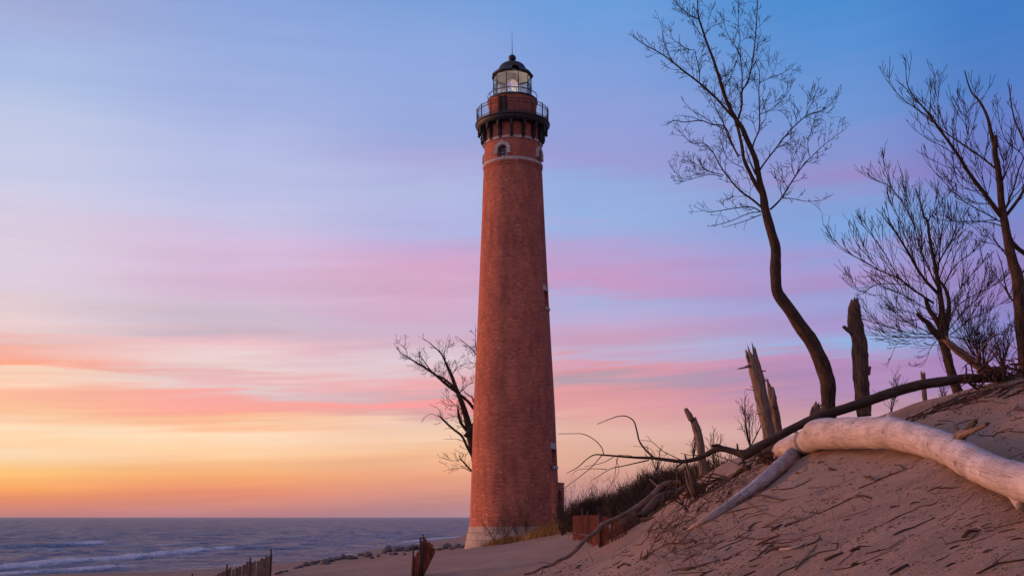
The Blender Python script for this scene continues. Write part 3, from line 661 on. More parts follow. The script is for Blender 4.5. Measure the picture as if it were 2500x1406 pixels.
# watch room drum with its door
zw = hz(248.5); rwz = hr(58.3, 270)
m = TB(); m.lathe([(rwz, zd-.05), (rwz, zw-.5), (rwz+.03, zw-.45), (rwz+.03, zw-.32), (rwz+.09, zw-.16)], 80); shade(m.done('watch_room_wall', MT['brick']))
m = TB(); rl = hr(61.3, 248); m.lathe([(rwz-.3, zw-.16), (rl-.05, zw-.16), (rl, zw-.12), (rl, zw), (1.1, zw)], 80); shade(m.done('lantern_deck', MT['iron']))
a = R(-23.5); rot = Matrix.Rotation(a, 3, 'Z')
dd = TB(); dd.box(L_ and (rot @ Vector((0, -(rwz-.02), 0))+Vector((0,0,(zd+zw)/2-.05))), .58, .16, zw-zd-.28, rot); dd = dd.done('watch_room_door', MT['door'])
hd = TB(); hd.box(rot @ Vector((.2, -(rwz+.09), 0))+Vector((0,0,(zd+zw)/2-.1)), .03, .06, .14, rot); hd.done('handle', MT['iron'], dd)
railing('lantern_railing', rl-.03, zw, hz(236.5), 10, 0, .016, [zw+.32, hz(236.5)])
# lantern room: ten panes, mullions, ceiling, lens, roof
RL = hr(46, 220); zl0 = zw; zl1 = hz(189)
m = TB(); m.lathe([(0, zl0+.012), (RL, zl0+.012), (RL+.04, zl0+.02), (RL+.04, zl0+.16), (RL-.03, zl0+.17)], 10, a0=R(18)); room = m.done('lantern_room', MT['iron'])
for k in range(10):
    a0, a1 = R(18+36*k), R(54+36*k)
    q = TB(); q.add([ap(a0, RL, zl0+.17), ap(a1, RL, zl0+.17), ap(a1, RL, zl1), ap(a0, RL, zl1)], [(0,1,2,3)]); q.done('pane', MT['glass'], room)
    q = TB(); q.tube([ap(a0, RL+.005, zl0+.1), ap(a0, RL+.005, zl1)], [.030]*2, 6); q.tube([ap(a0, RL+.04, zl0+.95), ap(a0, RL+.13, zl0+.97)], [.02]*2, 5); q.done('mullion', MT['iron'], room)
q = TB()
for z in (zl1-.03,): 
    for k in range(10): q.bar(ap(R(18+36*k), RL, z), ap(R(54+36*k), RL, z), .07, up=Vector((0,0,1)))
q.done('head_rail', MT['iron'], room)
m = TB(); m.lathe([(RL-.06, zl1-.02), (RL-.25, zl1+.12), (.6, zl1+.35), (0, zl1+.42)], 40); shade(m.done('ceiling', MT['white'], room))
zl = zl0+.35
m = TB(); pl = []
for k in range(23):
    t = k/22; z = zl+t*1.35; r_ = .50*math.sin(min(1, (t*.78+.22))*math.pi)**.55 if t < .99 else .16
    pl += [(r_*(.93 if k % 2 else 1.0), z)]
m.lathe([(0, zl)]+pl+[(0, zl+1.37)], 32); m.done('fresnel_lens', MT['lens'], room, True)
m = TB(); m.lathe([(.36, zl0+.02), (.30, zl0+.1), (.30, zl-.02), (.42, zl-.01), (.42, zl+.02), (0, zl+.03)], 20); m.done('lens_pedestal', MT['iron'], room)
lp = TB(); lp.lathe([(0, zl+.5), (.07, zl+.55), (.07, zl+.72), (0, zl+.78)], 12)
lpm = Mat('lamp_glow'); lpm.b.inputs['Emission Color'].default_value = (1,.72,.35,1); lpm.b.inputs['Emission Strength'].default_value = .5; lpm.set((.8,.6,.3), .5)
lp.done('lamp', lpm.m, room, True)
rr = hr(51, 189); rdm = hr(32.5, 170)
m = TB(); m.lathe([(RL-.05, zl1-.005), (rr, zl1-.01), (rr+.02, zl1+.03), (rr, zl1+.09), (rdm*.96, hz(170)-.0)], 10, a0=R(18)); roof = m.done('roof', MT['iron'])
m = TB(); zdm = hz(170); hd_ = hz(153.5)-zdm; m.lathe([(rdm+.03, zdm-.12), (rdm+.02, zdm+.02)]+[(rdm*math.cos(t), zdm+hd_*math.sin(t)**1.0) for t in np.linspace(.08, 1.40, 12)]+[(.17, zdm+hd_)], 40); m.done('dome', MT['iron'], roof, True)
zbl = hz(143); m = TB(); rbl = hr(9.3, 143)
m.lathe([(.17, hz(154.5)), (.15, hz(152.5)), (.13, hz(151.5))]+[(rbl*math.sin(t), zbl-rbl*math.cos(t)) for t in np.linspace(.5, 3.14, 14)], 24); m.done('ventilator_ball', MT['iron'], roof, True)
m = TB(); m.tube([(0,0,zbl+rbl-.03), (0,0,hz(110)), (0,0,hz(76))], [.03,.02,.008], 6); m.done('lightning_rod', MT['iron'], roof, True)
bpy.context.view_layer.update()

# ------------------------------------------------------------------ wood: trees, snags, driftwood
def C(o, s_, lst):              # crop coordinates -> photo pixels (x, y[, width px])
    return [(o[0]+p[0]/s_, o[1]+p[1]/s_)+((p[2]/s_,) if len(p) > 2 else ()) for p in lst]
def pr_(px, py, Y, w):          # world radius of something w px wide
    return .5*w*zc(P(px, py, Y))/FP
def nearest(pts, x, y):
    return min(pts, key=lambda q: (q[0]-x)**2+(q[1]-y)**2) if pts else None
class Plant:
    """limbs are polylines surveyed in the photo and given their own depth; twigs are grown on them"""
    def __init__(s, Y, seed, spread=.45): s.Y = Y; s.rg = random.Random(seed); s.px = []; s.limbs = []; s.spread = spread
    def limb(s, pts, w0=None, w1=None, dy=None, grow=1.0):
        rg = s.rg
        if len(pts[0]) < 3:
            n = len(pts); pts = [(p[0], p[1], w0+(w1-w0)*(i/(n-1))**.8) for i, p in enumerate(pts)]
        Y0 = s.Y
        if s.px:
            q = nearest(s.px, pts[0][0], pts[0][1])
            if (q[0]-pts[0][0])**2+(q[1]-pts[0][1])**2 < 40**2: Y0 = q[2]
        k = rg.uniform(-s.spread, s.spread) if dy is None else dy
        out = []; rad = []; L_ = 0; Y = Y0; prev = None
        for i, (x, y, w) in enumerate(pts):
            if i: L_ += math.hypot(x-pts[i-1][0], y-pts[i-1][1])*Y0/FP
            Y = Y0+k*L_; out.append(P(x, y, Y)); rad.append(max(.003, pr_(x, y, Y, w))); s.px.append((x, y, Y))
            if prev:
                for j in (1, 2, 3): t = j/4; s.px.append((prev[0]+(x-prev[0])*t, prev[1]+(y-prev[1])*t, prev[2]+(Y-prev[2])*t))
            prev = (x, y, Y)
        p, r = catmull(out, rad, 4)
        s.limbs.append((p, r, grow)); return s
    def twigs(s, mb, length=1.0, gap=.16, r0=.009, depth=2, start=.12, up=.35, thick=1.0, minr=.0035, ang=(28, 62), jit=.13, sub=1.0):
        rg = s.rg
        def grow(p, d, ln, r, lv):
            n = 5 if lv == depth else 3
            pts = [p]; q = p.copy(); dd = d.copy(); rr = [r]
            for i in range(n):
                dd = (dd+Vector((rg.gauss(0,jit), rg.gauss(0,jit), rg.gauss(0,jit*.8)+up*.22))).normalized()
                q = q+dd*ln/n; pts.append(q.copy()); rr.append(max(minr, r*(1-(i+1)/n*.72)))
            mb.tube(pts, rr, 3, cap=(False, False))
            if lv > 0:
                m = max(1, int(sub*ln/(gap*.85))+rg.randint(0, 1))
                for j in range(m):
                    t = rg.uniform(.2, 1.0); f = t*n; i = min(int(f), n-1); pp = pts[i].lerp(pts[i+1], f-i)
                    tv = (pts[i+1]-pts[i]).normalized()
                    ax = tv.cross(Vector((rg.gauss(0,1), rg.gauss(0,1), rg.gauss(0,1)))).normalized()
                    nd = (Matrix.Rotation(R(rg.uniform(*ang)), 3, ax) @ tv)
                    grow(pp, nd, ln*rg.uniform(.38, .72)*(1.15-t*.4), max(minr, r*.6), lv-1)
        for pts, rad, g in s.limbs:
            if g <= 0: continue
            tot = sum((b-a).length for a, b in zip(pts[:-1], pts[1:])); acc = 0; nxt = tot*start
            for i in range(len(pts)-1):
                sl_ = (pts[i+1]-pts[i]).length
                while nxt < acc+sl_:
                    f = (nxt-acc)/sl_; p = pts[i].lerp(pts[i+1], f); t = nxt/tot; tv = (pts[i+1]-pts[i]).normalized()
                    ax = tv.cross(Vector((rg.gauss(0,1), rg.gauss(0,1)*.9, rg.gauss(0,1)))).normalized()
                    nd = Matrix.Rotation(R(rg.uniform(*ang)), 3, ax) @ tv
                    grow(p, nd, length*rg.uniform(.45, 1.1)*g*(1.1-.45*t), min(max(minr, rad[i]*.6), r0), depth)
                    nxt += gap*rg.uniform(.6, 1.5)/g
                acc += sl_
            tv = (pts[-1]-pts[-2]).normalized(); grow(pts[-1], tv, length*.35*g, max(minr, rad[-1]*.8), 1 if depth else 0)
        return mb
    def wood(s, mb, rough=.10, base_jag=None, sides=None):
        for i, (p, r, g) in enumerate(s.limbs):
            mb.tube(p, r, sides or (16 if r[0] > .09 else 9 if r[0] > .03 else 6), rough if r[0] > .02 else 0, i*3.7)
        return mb
def build_tree(name, label, cat, plant, wood, twig, group=None, rough=.1, **kw):
    base = plant.limbs[0][0][0]
    t = thing(name, label, cat, base, group); place(t)
    plant.wood(MB(), rough).build('trunk', wood, t)
    m = plant.twigs(MB(), **kw)
    if m.v: m.build('twigs', twig, t, smooth=False)
    return t

# tall S-shaped tree
o8, s8 = (1540, 0), 2.511
T = Plant(20.5, 3, .5)
trunk = [(2022,1040,46),(2020,1000,40)]+C((1800,500), 2.757, [(612,1380,96),(612,1290,95),(605,1180,102),(560,1040,98),(500,920,93),(425,820,88),(345,700,83),(275,600,74),(258,500,71),(258,400,73),(256,290,69),(228,180,62),(190,40,56)])
T.limb(trunk+C(o8, s8, [(812,1200,42),(790,1110,36),(770,1000,33),(745,930,32),(710,850,30),(680,780,28),(650,740,27),(615,680,25),(580,600,22),(555,520,20),(530,440,17),(500,350,15),(465,260,13),(435,170,11),(415,110,9),(408,0,6),(405,-60,4)]), dy=0, grow=0)
T.limbs[-1] = T.limbs[-1][:2]+(0,)
def TL(pts, w0, w1, g=1.0, dy=None): T.limb(C(o8, s8, pts), w0/s8, w1/s8, dy, g)
TL([(735,900),(710,850),(680,780),(650,740),(580,600),(530,440),(465,260),(415,110),(408,-60)], 12, 4, .9, 0)
TL([(650,740),(600,690),(520,600),(420,510),(290,410),(230,360),(150,310),(90,280),(25,235)], 18, 4)
TL([(803,1190),(765,1130),(725,1050),(695,980),(682,900),(660,800),(642,752)], 28, 16, .6, 0)
TL([(655,740),(680,650),(682,560),(720,500),(745,380),(765,220),(778,0),(780,-40)], 15, 5)
TL([(682,560),(682,450),(670,350),(650,300),(610,240),(580,180),(570,110)], 8, 3)
TL([(650,310),(670,250),(660,150),(660,20)], 6, 3)
TL([(745,910),(760,860),(785,800),(790,700),(785,560),(790,450),(765,380)], 12, 4)
TL([(790,510),(850,480),(920,455),(980,420)], 5, 3)
TL([(800,700),(860,670),(940,600),(985,530)], 5, 3)
TL([(780,1060),(820,1000),(890,910),(960,820),(1070,715),(1140,690),(1220,645),(1265,575)], 13, 3)
TL([(1070,715),(1100,650),(1160,570)], 5, 2)
TL([(855,1285),(920,1220),(990,1110),(1060,1010),(1110,960),(1190,885),(1305,800)], 14, 3)
TL([(1095,960),(1085,870),(1110,800),(1100,740)], 5, 2)
TL([(1005,1080),(985,1000),(1020,920)], 5, 2)
TL([(930,1213),(1000,1220),(1080,1235),(1170,1228),(1222,1205)], 6, 2, .6)
TL([(800,1270),(740,1220),(670,1170),(600,1090),(550,1020),(500,930),(445,880),(380,880),(300,810)], 15, 3)
TL([(570,1075),(480,1050),(400,1010),(340,960)], 6, 3)
TL([(560,1085),(480,1070),(340,1100),(265,1050)], 6, 3)
TL([(800,1300),(740,1270),(650,1275),(560,1290),(480,1300),(415,1280)], 9, 3, .8)
TL([(790,1300),(720,1310),(600,1360),(490,1388)], 7, 3, .5)
TL([(800,1315),(700,1355),(585,1390)], 7, 3, .4)
TL([(660,960),(620,880),(590,800),(560,770),(500,765),(430,740),(330,750),(265,740),(215,765)], 12, 4, .5)
TL([(510,765),(450,720),(380,680),(325,625)], 5, 3, .6)
TL([(430,745),(380,720),(310,710)], 5, 3, .4)
TL([(650,940),(600,850),(560,740),(520,660),(470,560)], 9, 3)
TL([(420,510),(420,430),(400,350),(390,310),(340,300),(240,230)], 7, 3)
TL([(285,410),(240,350),(200,250),(190,170),(163,95)], 6, 2, .7)
TL([(415,120),(340,80),(260,0),(240,-40)], 7, 4)
TL([(435,220),(400,170),(370,120),(320,80)], 5, 3)
TL([(560,540),(600,500),(630,430),(650,380)], 6, 3)
TL([(445,230),(490,170),(540,150)], 5, 3)
TL([(530,440),(580,470),(640,400)], 5, 3, .7)
TL([(765,1070),(735,1000),(710,930)], 12, 6, .6)
TL([(690,1030),(600,980),(560,900),(550,820)], 5, 2, .9)
TL([(660,670),(620,620),(610,540)], 4, 2, .8)
build_tree('bare_tree', 'tall leafless tree with a snaking S-shaped trunk and spreading crown above the dune', 'tree', T, MT['bark'], MT['twig'], None, .13,
           length=.50, gap=.105, r0=.009, depth=2, minr=.0042, up=.5, jit=.09, sub=.8)

# bushy bare tree on the crest
o2, s2 = (2020, 540), 3.196; o1, s1 = (2020, 160), 3.515
T = Plant(17.2, 11, .55)
T.limb(C(o2, s2, [(1040,1370,88),(1010,1310,76),(960,1160,68),(930,1020,66),(905,930,80),(900,860,78),(893,700,46),(880,580,38),(860,450,32),(830,300,26),(800,150,22),(780,0,18)])+C(o1, s1, [(830,1300,17),(800,1180,13),(770,1100,10)]), dy=0, grow=.8)
T.limb(C(o2, s2, [(870,900,56),(820,850,50),(790,800,44),(740,760,34),(700,720,27)]), grow=0, dy=-.3)
T.limb(C(o2, s2, [(895,860,50),(850,770,44),(800,700,38),(775,640,32),(766,596,24)]), grow=0, dy=.2)
T.limb(C(o2, s2, [(925,820,44),(940,740,40),(948,640,32),(925,540,26),(890,480,20)]), grow=.4, dy=.3)
def TL(pts, w0, w1, g=1.0, dy=None, o=o2, s_=s2): T.limb(C(o, s_, pts), w0/s_, w1/s_, dy, g)
TL([(880,580),(780,480),(700,370),(640,260),(560,130),(480,0)], 26, 13)
T.limb(C(o1, s1, [(760,1400,12),(700,1280,11),(640,1170,9),(560,1060,7),(520,960,6),(480,830,3)]))
T.limb(C(o1, s1, [(560,1060,6),(500,1020,5),(420,985,3)]))
TL([(830,640),(680,540),(560,450),(400,380),(280,310),(150,240),(50,145)], 18, 4)
TL([(400,380),(320,280),(240,190),(190,100)], 7, 3)
TL([(560,450),(470,290),(380,150),(280,40)], 9, 3)
TL([(640,500),(400,490),(280,550),(190,515)], 7, 3)
TL([(880,880),(700,880),(520,840),(400,800),(260,725)], 10, 3)
TL([(870,900),(700,910),(520,900),(310,890)], 8, 3)
TL([(860,910),(780,860),(600,770),(450,590),(380,580)], 8, 3)
TL([(940,860),(980,700),(1100,600),(1250,530),(1400,430)], 12, 3)
TL([(955,890),(1100,780),(1250,700),(1400,620)], 9, 3)
TL([(960,900),(1100,930),(1200,950),(1300,972)], 9, 4, .7)
TL([(945,850),(1050,720),(1180,580),(1230,400),(1210,300)], 9, 3)
TL([(905,520),(960,400),(1050,300),(1200,200)], 12, 3)
TL([(870,460),(930,300),(1000,150),(1100,50)], 10, 3)
TL([(880,560),(760,300),(700,120),(650,-60)], 14, 4)
TL([(860,440),(880,200),(900,0),(920,-130)], 12, 4)
TL([(850,350),(990,100),(1010,-60)], 9, 3)
TL([(780,0),(860,-120),(860,-230)], 7, 3)
TL([(700,370),(620,150),(540,-60),(500,-180)], 8, 3)
TL([(780,480),(740,250),(730,50),(700,-120)], 9, 3)
TL([(920,700),(1060,500),(1150,380)], 8, 3)
TL([(880,740),(700,640),(560,560),(450,520)], 8, 3)
TL([(900,800),(760,740),(600,700),(500,690)], 7, 3, .9)
TL([(860,920),(800,1000),(770,1080),(690,1130)], 7, 2, .6)
TL([(850,920),(700,900),(560,940),(500,1050)], 6, 2, .7)
TL([(880,940),(860,1010),(900,1140)], 5, 2, .4)
build_tree('bare_tree', 'bushy many-stemmed bare tree with two broken stubs on the dune crest', 'tree', T, MT['bark'], MT['twig'], None, .12,
           length=.64, gap=.085, r0=.008, depth=1, minr=.0040, up=.75, ang=(16, 40), jit=.05, sub=.7)

# big bare tree at the right edge
T = Plant(15.6, 21, .4)
T.limb(C(o2, s2, [(1540,1230,80),(1528,1160,72),(1520,1000,70),(1505,800,88),(1497,600,95),(1480,430,92),(1440,300,76),(1405,130,68),(1380,0,60)])+C(o1, s1, [(1510,1290,66),(1490,1150,58),(1480,1000,54),(1462,880,50),(1440,760,46),(1438,680,42),(1440,604,34)]), dy=0, grow=0)
def TL(pts, w0, w1, g=1.0, dy=None, o=o1, s_=s1): T.limb(C(o, s_, pts), w0/s_, w1/s_, dy, g)
TL([(1436,700),(1415,620),(1395,530),(1375,450),(1330,350),(1285,285),(1240,235),(1205,150),(1178,45)], 38, 9, .0, .1)
TL([(1490,1290),(1420,1200),(1340,1090),(1270,1000),(1200,900),(1140,800),(1080,710),(1000,600),(940,520),(880,430),(830,370),(760,290),(710,220),(680,140),(675,55)], 46, 5)
TL([(940,510),(860,440),(760,370),(660,300),(590,230),(520,140),(475,70)], 14, 4, .7)
TL([(1450,890),(1350,810),(1270,750),(1180,690),(1060,610),(980,550),(920,490)], 17, 9, .7)
TL([(1090,760),(960,680),(830,610),(760,560),(722,525)], 8, 3, .6)
TL([(1450,1320),(1300,1240),(1180,1170),(1090,1090),(1000,1000),(900,890),(840,755)], 12, 3, .6)
TL([(1500,1380),(1400,1350),(1250,1335),(1100,1340),(950,1320)], 11, 3, .8)
TL([(1160,760),(1180,680),(1200,600),(1190,500),(1170,400),(1165,300)], 9, 3)
TL([(1200,600),(1220,500),(1195,420),(1240,330),(1290,215)], 6, 3)
TL([(1040,600),(980,470),(950,370),(950,280),(958,150)], 8, 3)
TL([(870,410),(885,300),(892,175)], 6, 3, .6)
TL([(1150,880),(1050,880),(960,840),(860,785)], 8, 3, .7)
TL([(1020,670),(940,640),(880,570),(800,500),(780,430)], 7, 3, .7)
TL([(1330,1080),(1200,1060),(1110,980),(1080,850)], 8, 3)
TL([(1400,1180),(1330,960),(1340,820),(1390,650)], 9, 3)
TL([(1420,1190),(1260,1170),(1100,1070),(1050,1000)], 8, 3)
TL([(1480,1180),(1500,1000),(1560,850),(1590,720),(1580,620)], 14, 4)
TL([(1520,1250),(1580,1150),(1660,1060),(1760,900)], 14, 4)
TL([(1500,1300),(1600,1050),(1640,900),(1680,780),(1580,690),(1520,620),(1480,500),(1458,360)], 16, 4, .8)
TL([(1540,1280),(1680,1080),(1740,850),(1690,660),(1620,500),(1580,350),(1558,168)], 30, 8, .5)
TL([(1700,680),(1660,500),(1600,320)], 7, 3, .5)
TL([(1500,1000),(1540,900),(1520,780),(1480,720)], 6, 3, .8)
TL([(1400,100),(1450,180),(1534,250),(1640,330)], 46, 30, .5, .3, o2, s2)
TL([(1370,10),(1300,-10),(1150,10),(1000,5)], 12, 4, .8, None, o2, s2)
TL([(1415,290),(1340,190),(1250,80),(1150,10)], 12, 3, .8, None, o2, s2)
TL([(1400,240),(1300,180),(1120,145)], 8, 3, .7, None, o2, s2)
TL([(1445,620),(1410,560),(1385,480),(1362,350),(1330,258)], 14, 6, .3, -.2, o2, s2)
TL([(1425,600),(1380,520),(1320,440),(1280,370),(1268,285)], 9, 3, .3, None, o2, s2)
TL([(1500,845),(1460,825),(1400,803)], 9, 7, 0, -.5, o2, s2)
TL([(1490,1000),(1430,970),(1390,900)], 6, 3, .4, None, o2, s2)
TL([(1500,440),(1580,300),(1660,120)], 12, 5, .9, None, o2, s2)
build_tree('bare_tree', 'big bare tree at the right edge with a broken top and long bare leader', 'tree', T, MT['bark'], MT['twig'], None, .1,
           length=.62, gap=.11, r0=.010, depth=1, minr=.0044, up=.8, ang=(18,44), jit=.06, sub=.6)

# tree behind the lighthouse
o3, s3 = (960, 780), 3.514
T = Plant(84, 31, .5)
T.limb(C(o3, s3, [(790,1900,110),(780,1600,100),(740,1350,90),(700,1150,80),(660,980,68),(640,880,58),(610,780,50),(575,680,42),(540,590,34),(500,480,27),(450,370,19),(410,290,13),(340,225,9),(300,190,6),(255,165,4)]), dy=0, grow=.7)
def TL(pts, w0, w1, g=1.0, dy=None, o=o3, s_=s3): T.limb(C(o, s_, pts), w0/s_, w1/s_, dy, g)
TL([(640,960),(590,900),(565,840),(556,770)], 30, 18, .8)
TL([(545,620),(450,550),(370,480),(300,430),(200,370),(120,320),(70,290),(30,245)], 30, 5)
TL([(535,590),(440,510),(360,470),(310,420),(260,350),(230,300)], 22, 4)
TL([(120,310),(110,260),(45,200)], 6, 3, .8)
TL([(760,830),(700,770),(640,700),(570,640)], 34, 22, .6)
TL([(700,740),(680,670),(620,630)], 14, 6)
TL([(700,1210),(640,1100),(590,1000),(530,950),(460,890),(408,838)], 26, 15, .6)
TL([(410,840),(390,770),(350,740)], 6, 3, .5)
TL([(410,840),(330,810),(280,830),(250,872)], 6, 3, .3)
TL([(690,1320),(625,1245),(578,1195)], 18, 12, .8)
TL([(580,1200),(500,1210),(410,1180)], 6, 3, .8)
TL([(660,1300),(590,1270),(470,1290)], 7, 3)
TL([(580,1190),(605,1160),(575,1140),(535,1120)], 6, 3, .3)
TL([(600,1050),(560,1025),(450,1025)], 5, 3, .4)
TL([(760,340),(715,300),(660,240),(600,190),(567,165)], 13, 4, .7)
TL([(720,300),(705,210),(705,75)], 9, 4, .7)
TL([(760,400),(700,380),(620,340)], 7, 3)
TL([(450,370),(440,280),(460,190)], 7, 3)
TL([(500,480),(560,400),(640,380)], 8, 3)
TL([(560,640),(640,560),(700,540)], 8, 3)
TL([(600,780),(520,720),(440,650)], 8, 3)
TL([(620,900),(560,830),(420,860)], 7, 3)
TL([(300,430),(230,360),(225,280)], 7, 3)
TL([(620,1000),(700,880),(760,700),(800,500)], 40, 14)
TL([(700,1000),(820,800),(900,600)], 40, 14)
build_tree('bare_tree', 'dark bare tree leaning out from behind the lighthouse by the lake', 'tree', T, MT['bark'], MT['twig'], None, .14,
           length=1.5, gap=.34, r0=.022, depth=2, minr=.010, jit=.1)

# small bare shrubs and saplings
def shrub_plant(px, py, Y, hpx, n, seed, lean=0, base=None, spread=.35, w=3):
    T = Plant(Y, seed, .5); rg = random.Random(seed)
    for i in range(n):
        a = rg.uniform(-spread, spread)+lean; h = hpx*rg.uniform(.6, 1)
        p = [(px, py, w)]; x, y = px+rg.uniform(-2, 2), py
        for k in range(4):
            a += rg.uniform(-.15, .15); x += math.sin(a)*h/4; y -= math.cos(a)*h/4; p.append((x, y, max(.8, w*(1-k/4.2))))
        T.limb(p)
    return T
SH = [('small leafless sapling standing left of the tall leaning snag', 1832, 1092, 24, 120, 4, 3.2, .35),
      ('wispy bare shrub in front of the distant brush behind the leaning broken post', 1742, 1130, 27, 80, 5, 2.0, .3),
      ('thin bare shrub standing alone on the grassy skyline', 1602, 1150, 40, 60, 5, 2.0, .35),
      ('bare shrub to the left of the leaning broken post', 1692, 1120, 30, 70, 5, 1.8, .4),
      ('slender bare sapling right of the tall dark snag', 2175, 1012, 19.5, 110, 3, 2.5, .22),
      ('low bare shrub under the dark fallen trunk near the short post', 2305, 975, 17, 45, 6, 1.6, .55),
      ('bare bush with upright stems between the bushy tree and the right edge', 2400, 905, 16, 170, 11, 2.6, .42),
      ('smaller bare bush on the crest beside the big right tree', 2450, 905, 15.8, 120, 9, 2.2, .5)]
for i, (lb, px, py, Y, h, n, w, sp) in enumerate(SH):
    T = shrub_plant(px, py, Y, h, n, 50+i, 0, spread=sp, w=w)
    base = T.limbs[0][0][0]
    t = thing('bare_shrub', lb, 'shrub', base, 'leafless shrubs'); place(t)
    m = T.wood(MB(), 0); T.twigs(m, length=.42*h*Y/FP, gap=.085*Y/20, r0=.005*Y/20, depth=1, minr=.0030*Y/20, ang=(15,38), up=.5); m.build('stems', MT['twig'], t, False)

# ---- standing dead wood
def snag(label, Y, pts, mat, nubs=(), jag=.16, seed=1, name='dead_snag', cat='snag', rough=.12, dy=0, sides=22, flat=1):
    P_ = []; rd_ = []
    Yc = Y
    for i, (x, y, w) in enumerate(pts): P_.append(P(x, y, Y+dy*i)); rd_.append(pr_(x, y, Y, w))
    p, r = catmull(P_, rd_, 5)
    t = thing(name, label, cat, p[0]); place(t)
    MB().tube(p, r, sides, rough, seed, jag=jag, flat=flat).build('trunk', mat, t)
    for nb in nubs:
        q = [P(x, y, Y-.05) for x, y, w in nb]; rr_ = [pr_(x, y, Y, w) for x, y, w in nb]
        q, rr_ = catmull(q, rr_, 3); MB().tube(q, rr_, 9, .15, seed+3, jag=.02).build('broken_branch', mat, t)
    return t
o6, s6 = (1640, 840), 2.812; o7, s7 = (2000, 840), 2.484; o5, s5 = (1340, 980), 3.3; oz, sz = (1500, 1080), 5.623
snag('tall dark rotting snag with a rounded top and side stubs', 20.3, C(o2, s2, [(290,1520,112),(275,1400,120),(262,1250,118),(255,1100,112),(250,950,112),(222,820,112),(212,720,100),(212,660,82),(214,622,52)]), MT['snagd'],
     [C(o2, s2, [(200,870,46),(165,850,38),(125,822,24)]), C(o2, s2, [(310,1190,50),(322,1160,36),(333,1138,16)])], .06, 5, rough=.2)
snag('leaning pale snag with a splintered top and a curved twig', 19.2, C(o6, s6, [(690,820,90),(690,760,88),(668,620,84),(640,480,88),(610,340,92),(580,200,90),(556,100,76)]), MT['snag'],
     [C(o6, s6, [(530,150,24),(500,160,12),(457,170,7)]), C(o6, s6, [(528,120,18),(516,90,14),(511,70,6)]), C(o6, s6, [(620,185,12),(645,182,6)]), C(o6, s6, [(640,248,12),(662,248,6)]), C(o6, s6, [(580,300,10),(560,296,6),(542,290,4)]), C(o6, s6, [(590,318,8),(545,312,5),(508,310,4)]), C(o6, s6, [(630,482,16),(588,478,7)])], .22, 8)
snag('slimmer split snag leaning beside the pale snag', 19.6, C(o6, s6, [(740,640,56),(725,560,58),(710,460,56),(690,370,50),(672,300,32),(660,262,14)]), MT['snag'],
     [C(o6, s6, [(700,440,44),(702,370,36),(694,300,14)]), C(o6, s6, [(735,520,24),(732,465,8)])], .1, 12)
snag('leaning broken post-like snag with a notched top beside the dune grass', 24, C(o5, s5, [(1250,640,70),(1243,560,66),(1232,450,64),(1215,320,68),(1190,220,66),(1172,170,58)]), MT['snag'],
     [C(o5, s5, [(1150,150,46),(1132,110,50),(1116,82,40),(1103,60,30)])], .14, 17)
snag('short pale forked branch stuck upright in the sand', 18.3, C(oz, sz, [(1080,700,52),(1065,600,48),(1045,500,42),(1020,400,40),(1000,320,38),(975,195,26)]), MT['snag'],
     [C(oz, sz, [(1065,690,36),(1020,600,34),(985,480,26),(972,380,18)])], .05, 21)
snag('small broken stump poking above the dark fallen trunk', 19.8, C(o6, s6, [(960,560,56),(970,500,54),(985,450,52),(1000,418,44)]), MT['snag'],
     [C(o6, s6, [(955,500,26),(958,470,20),(966,435,12)])], .05, 25, 'tree_stump', 'stump')
snag('slim upright post with a forked top under the dark fallen trunk', 19.4, C(o7, s7, [(644,400,30),(642,350,28),(636,270,28),(630,185,28)]), MT['snag'], [], .06, 28, 'upright_post', 'post')
snag('weathered broken trunk leaning against the bushy tree', 16.6, C(o2, s2, [(1330,1215,62),(1250,1180,66),(1150,1110,66),(1060,1040,64),(980,980,56),(930,930,44)]), MT['snag'], [], .05, 33, 'leaning_trunk', 'driftwood', rough=.08)

# ---- great bleached trunk
def settle(secs):
    ys = [hit(min(x, 2900), y+w*.52).y for x, y, w, Y in secs]; n = len(ys)
    ix = np.arange(n); cf = np.polyfit(ix, ys, 2 if n > 5 else 1); ys = [float(np.polyval(cf, i))-.04 for i in ix]
    return [(x, y, w, q) for (x, y, w, Y), q in zip(secs, ys)]
def driftwood(name, label, secs, mat, parent_label=None, sides=28, rough=.05, seed=1, jag=0, step=6, cat='driftwood', group=None, rest=False):
    if rest: secs = settle(secs)
    p, r = catmull([P(x, y, Y) for x, y, w, Y in secs], [pr_(x, y, Y, w) for x, y, w, Y in secs], step)
    t = thing(name, label, cat, p[0], group); place(t)
    MB().tube(p, r, sides, rough, seed, jag=jag).build('trunk', mat, t)
    return t
def sec(o, s_, lst, Y0, Y1):
    n = len(lst)-1
    return [(o[0]+x/s_, o[1]+y/s_, w/s_, Y0+(Y1-Y0)*i/n) for i, (x, y, w) in enumerate(lst)]
main = sec(o6, s6, [(728,745,84),(745,728,105),(800,712,142),(880,690,158),(960,655,172)], 12.4, 11.6)+sec(o7, s7, [(0,545,187),(110,542,190),(210,538,193),(330,538,192),(430,540,196),(550,562,190),(650,592,190),(740,622,186),(830,655,200),(900,700,204),(1000,752,208),(1100,792,214),(1242,838,236),(1420,880,262)], 11.4, 8.3)
big = driftwood('bleached_trunk', 'huge smooth bleached white driftwood trunk arching across the dune on the right', main, MT['pale'], rough=.06, seed=4, sides=40, step=7, rest=True)
BIGY = {round(x): Y for x, y, w, Y in settle(main)}
def bigY(px): k = sorted(BIGY); return float(np.interp(px, k, [BIGY[i] for i in k]))
print('BIG', BIGY)
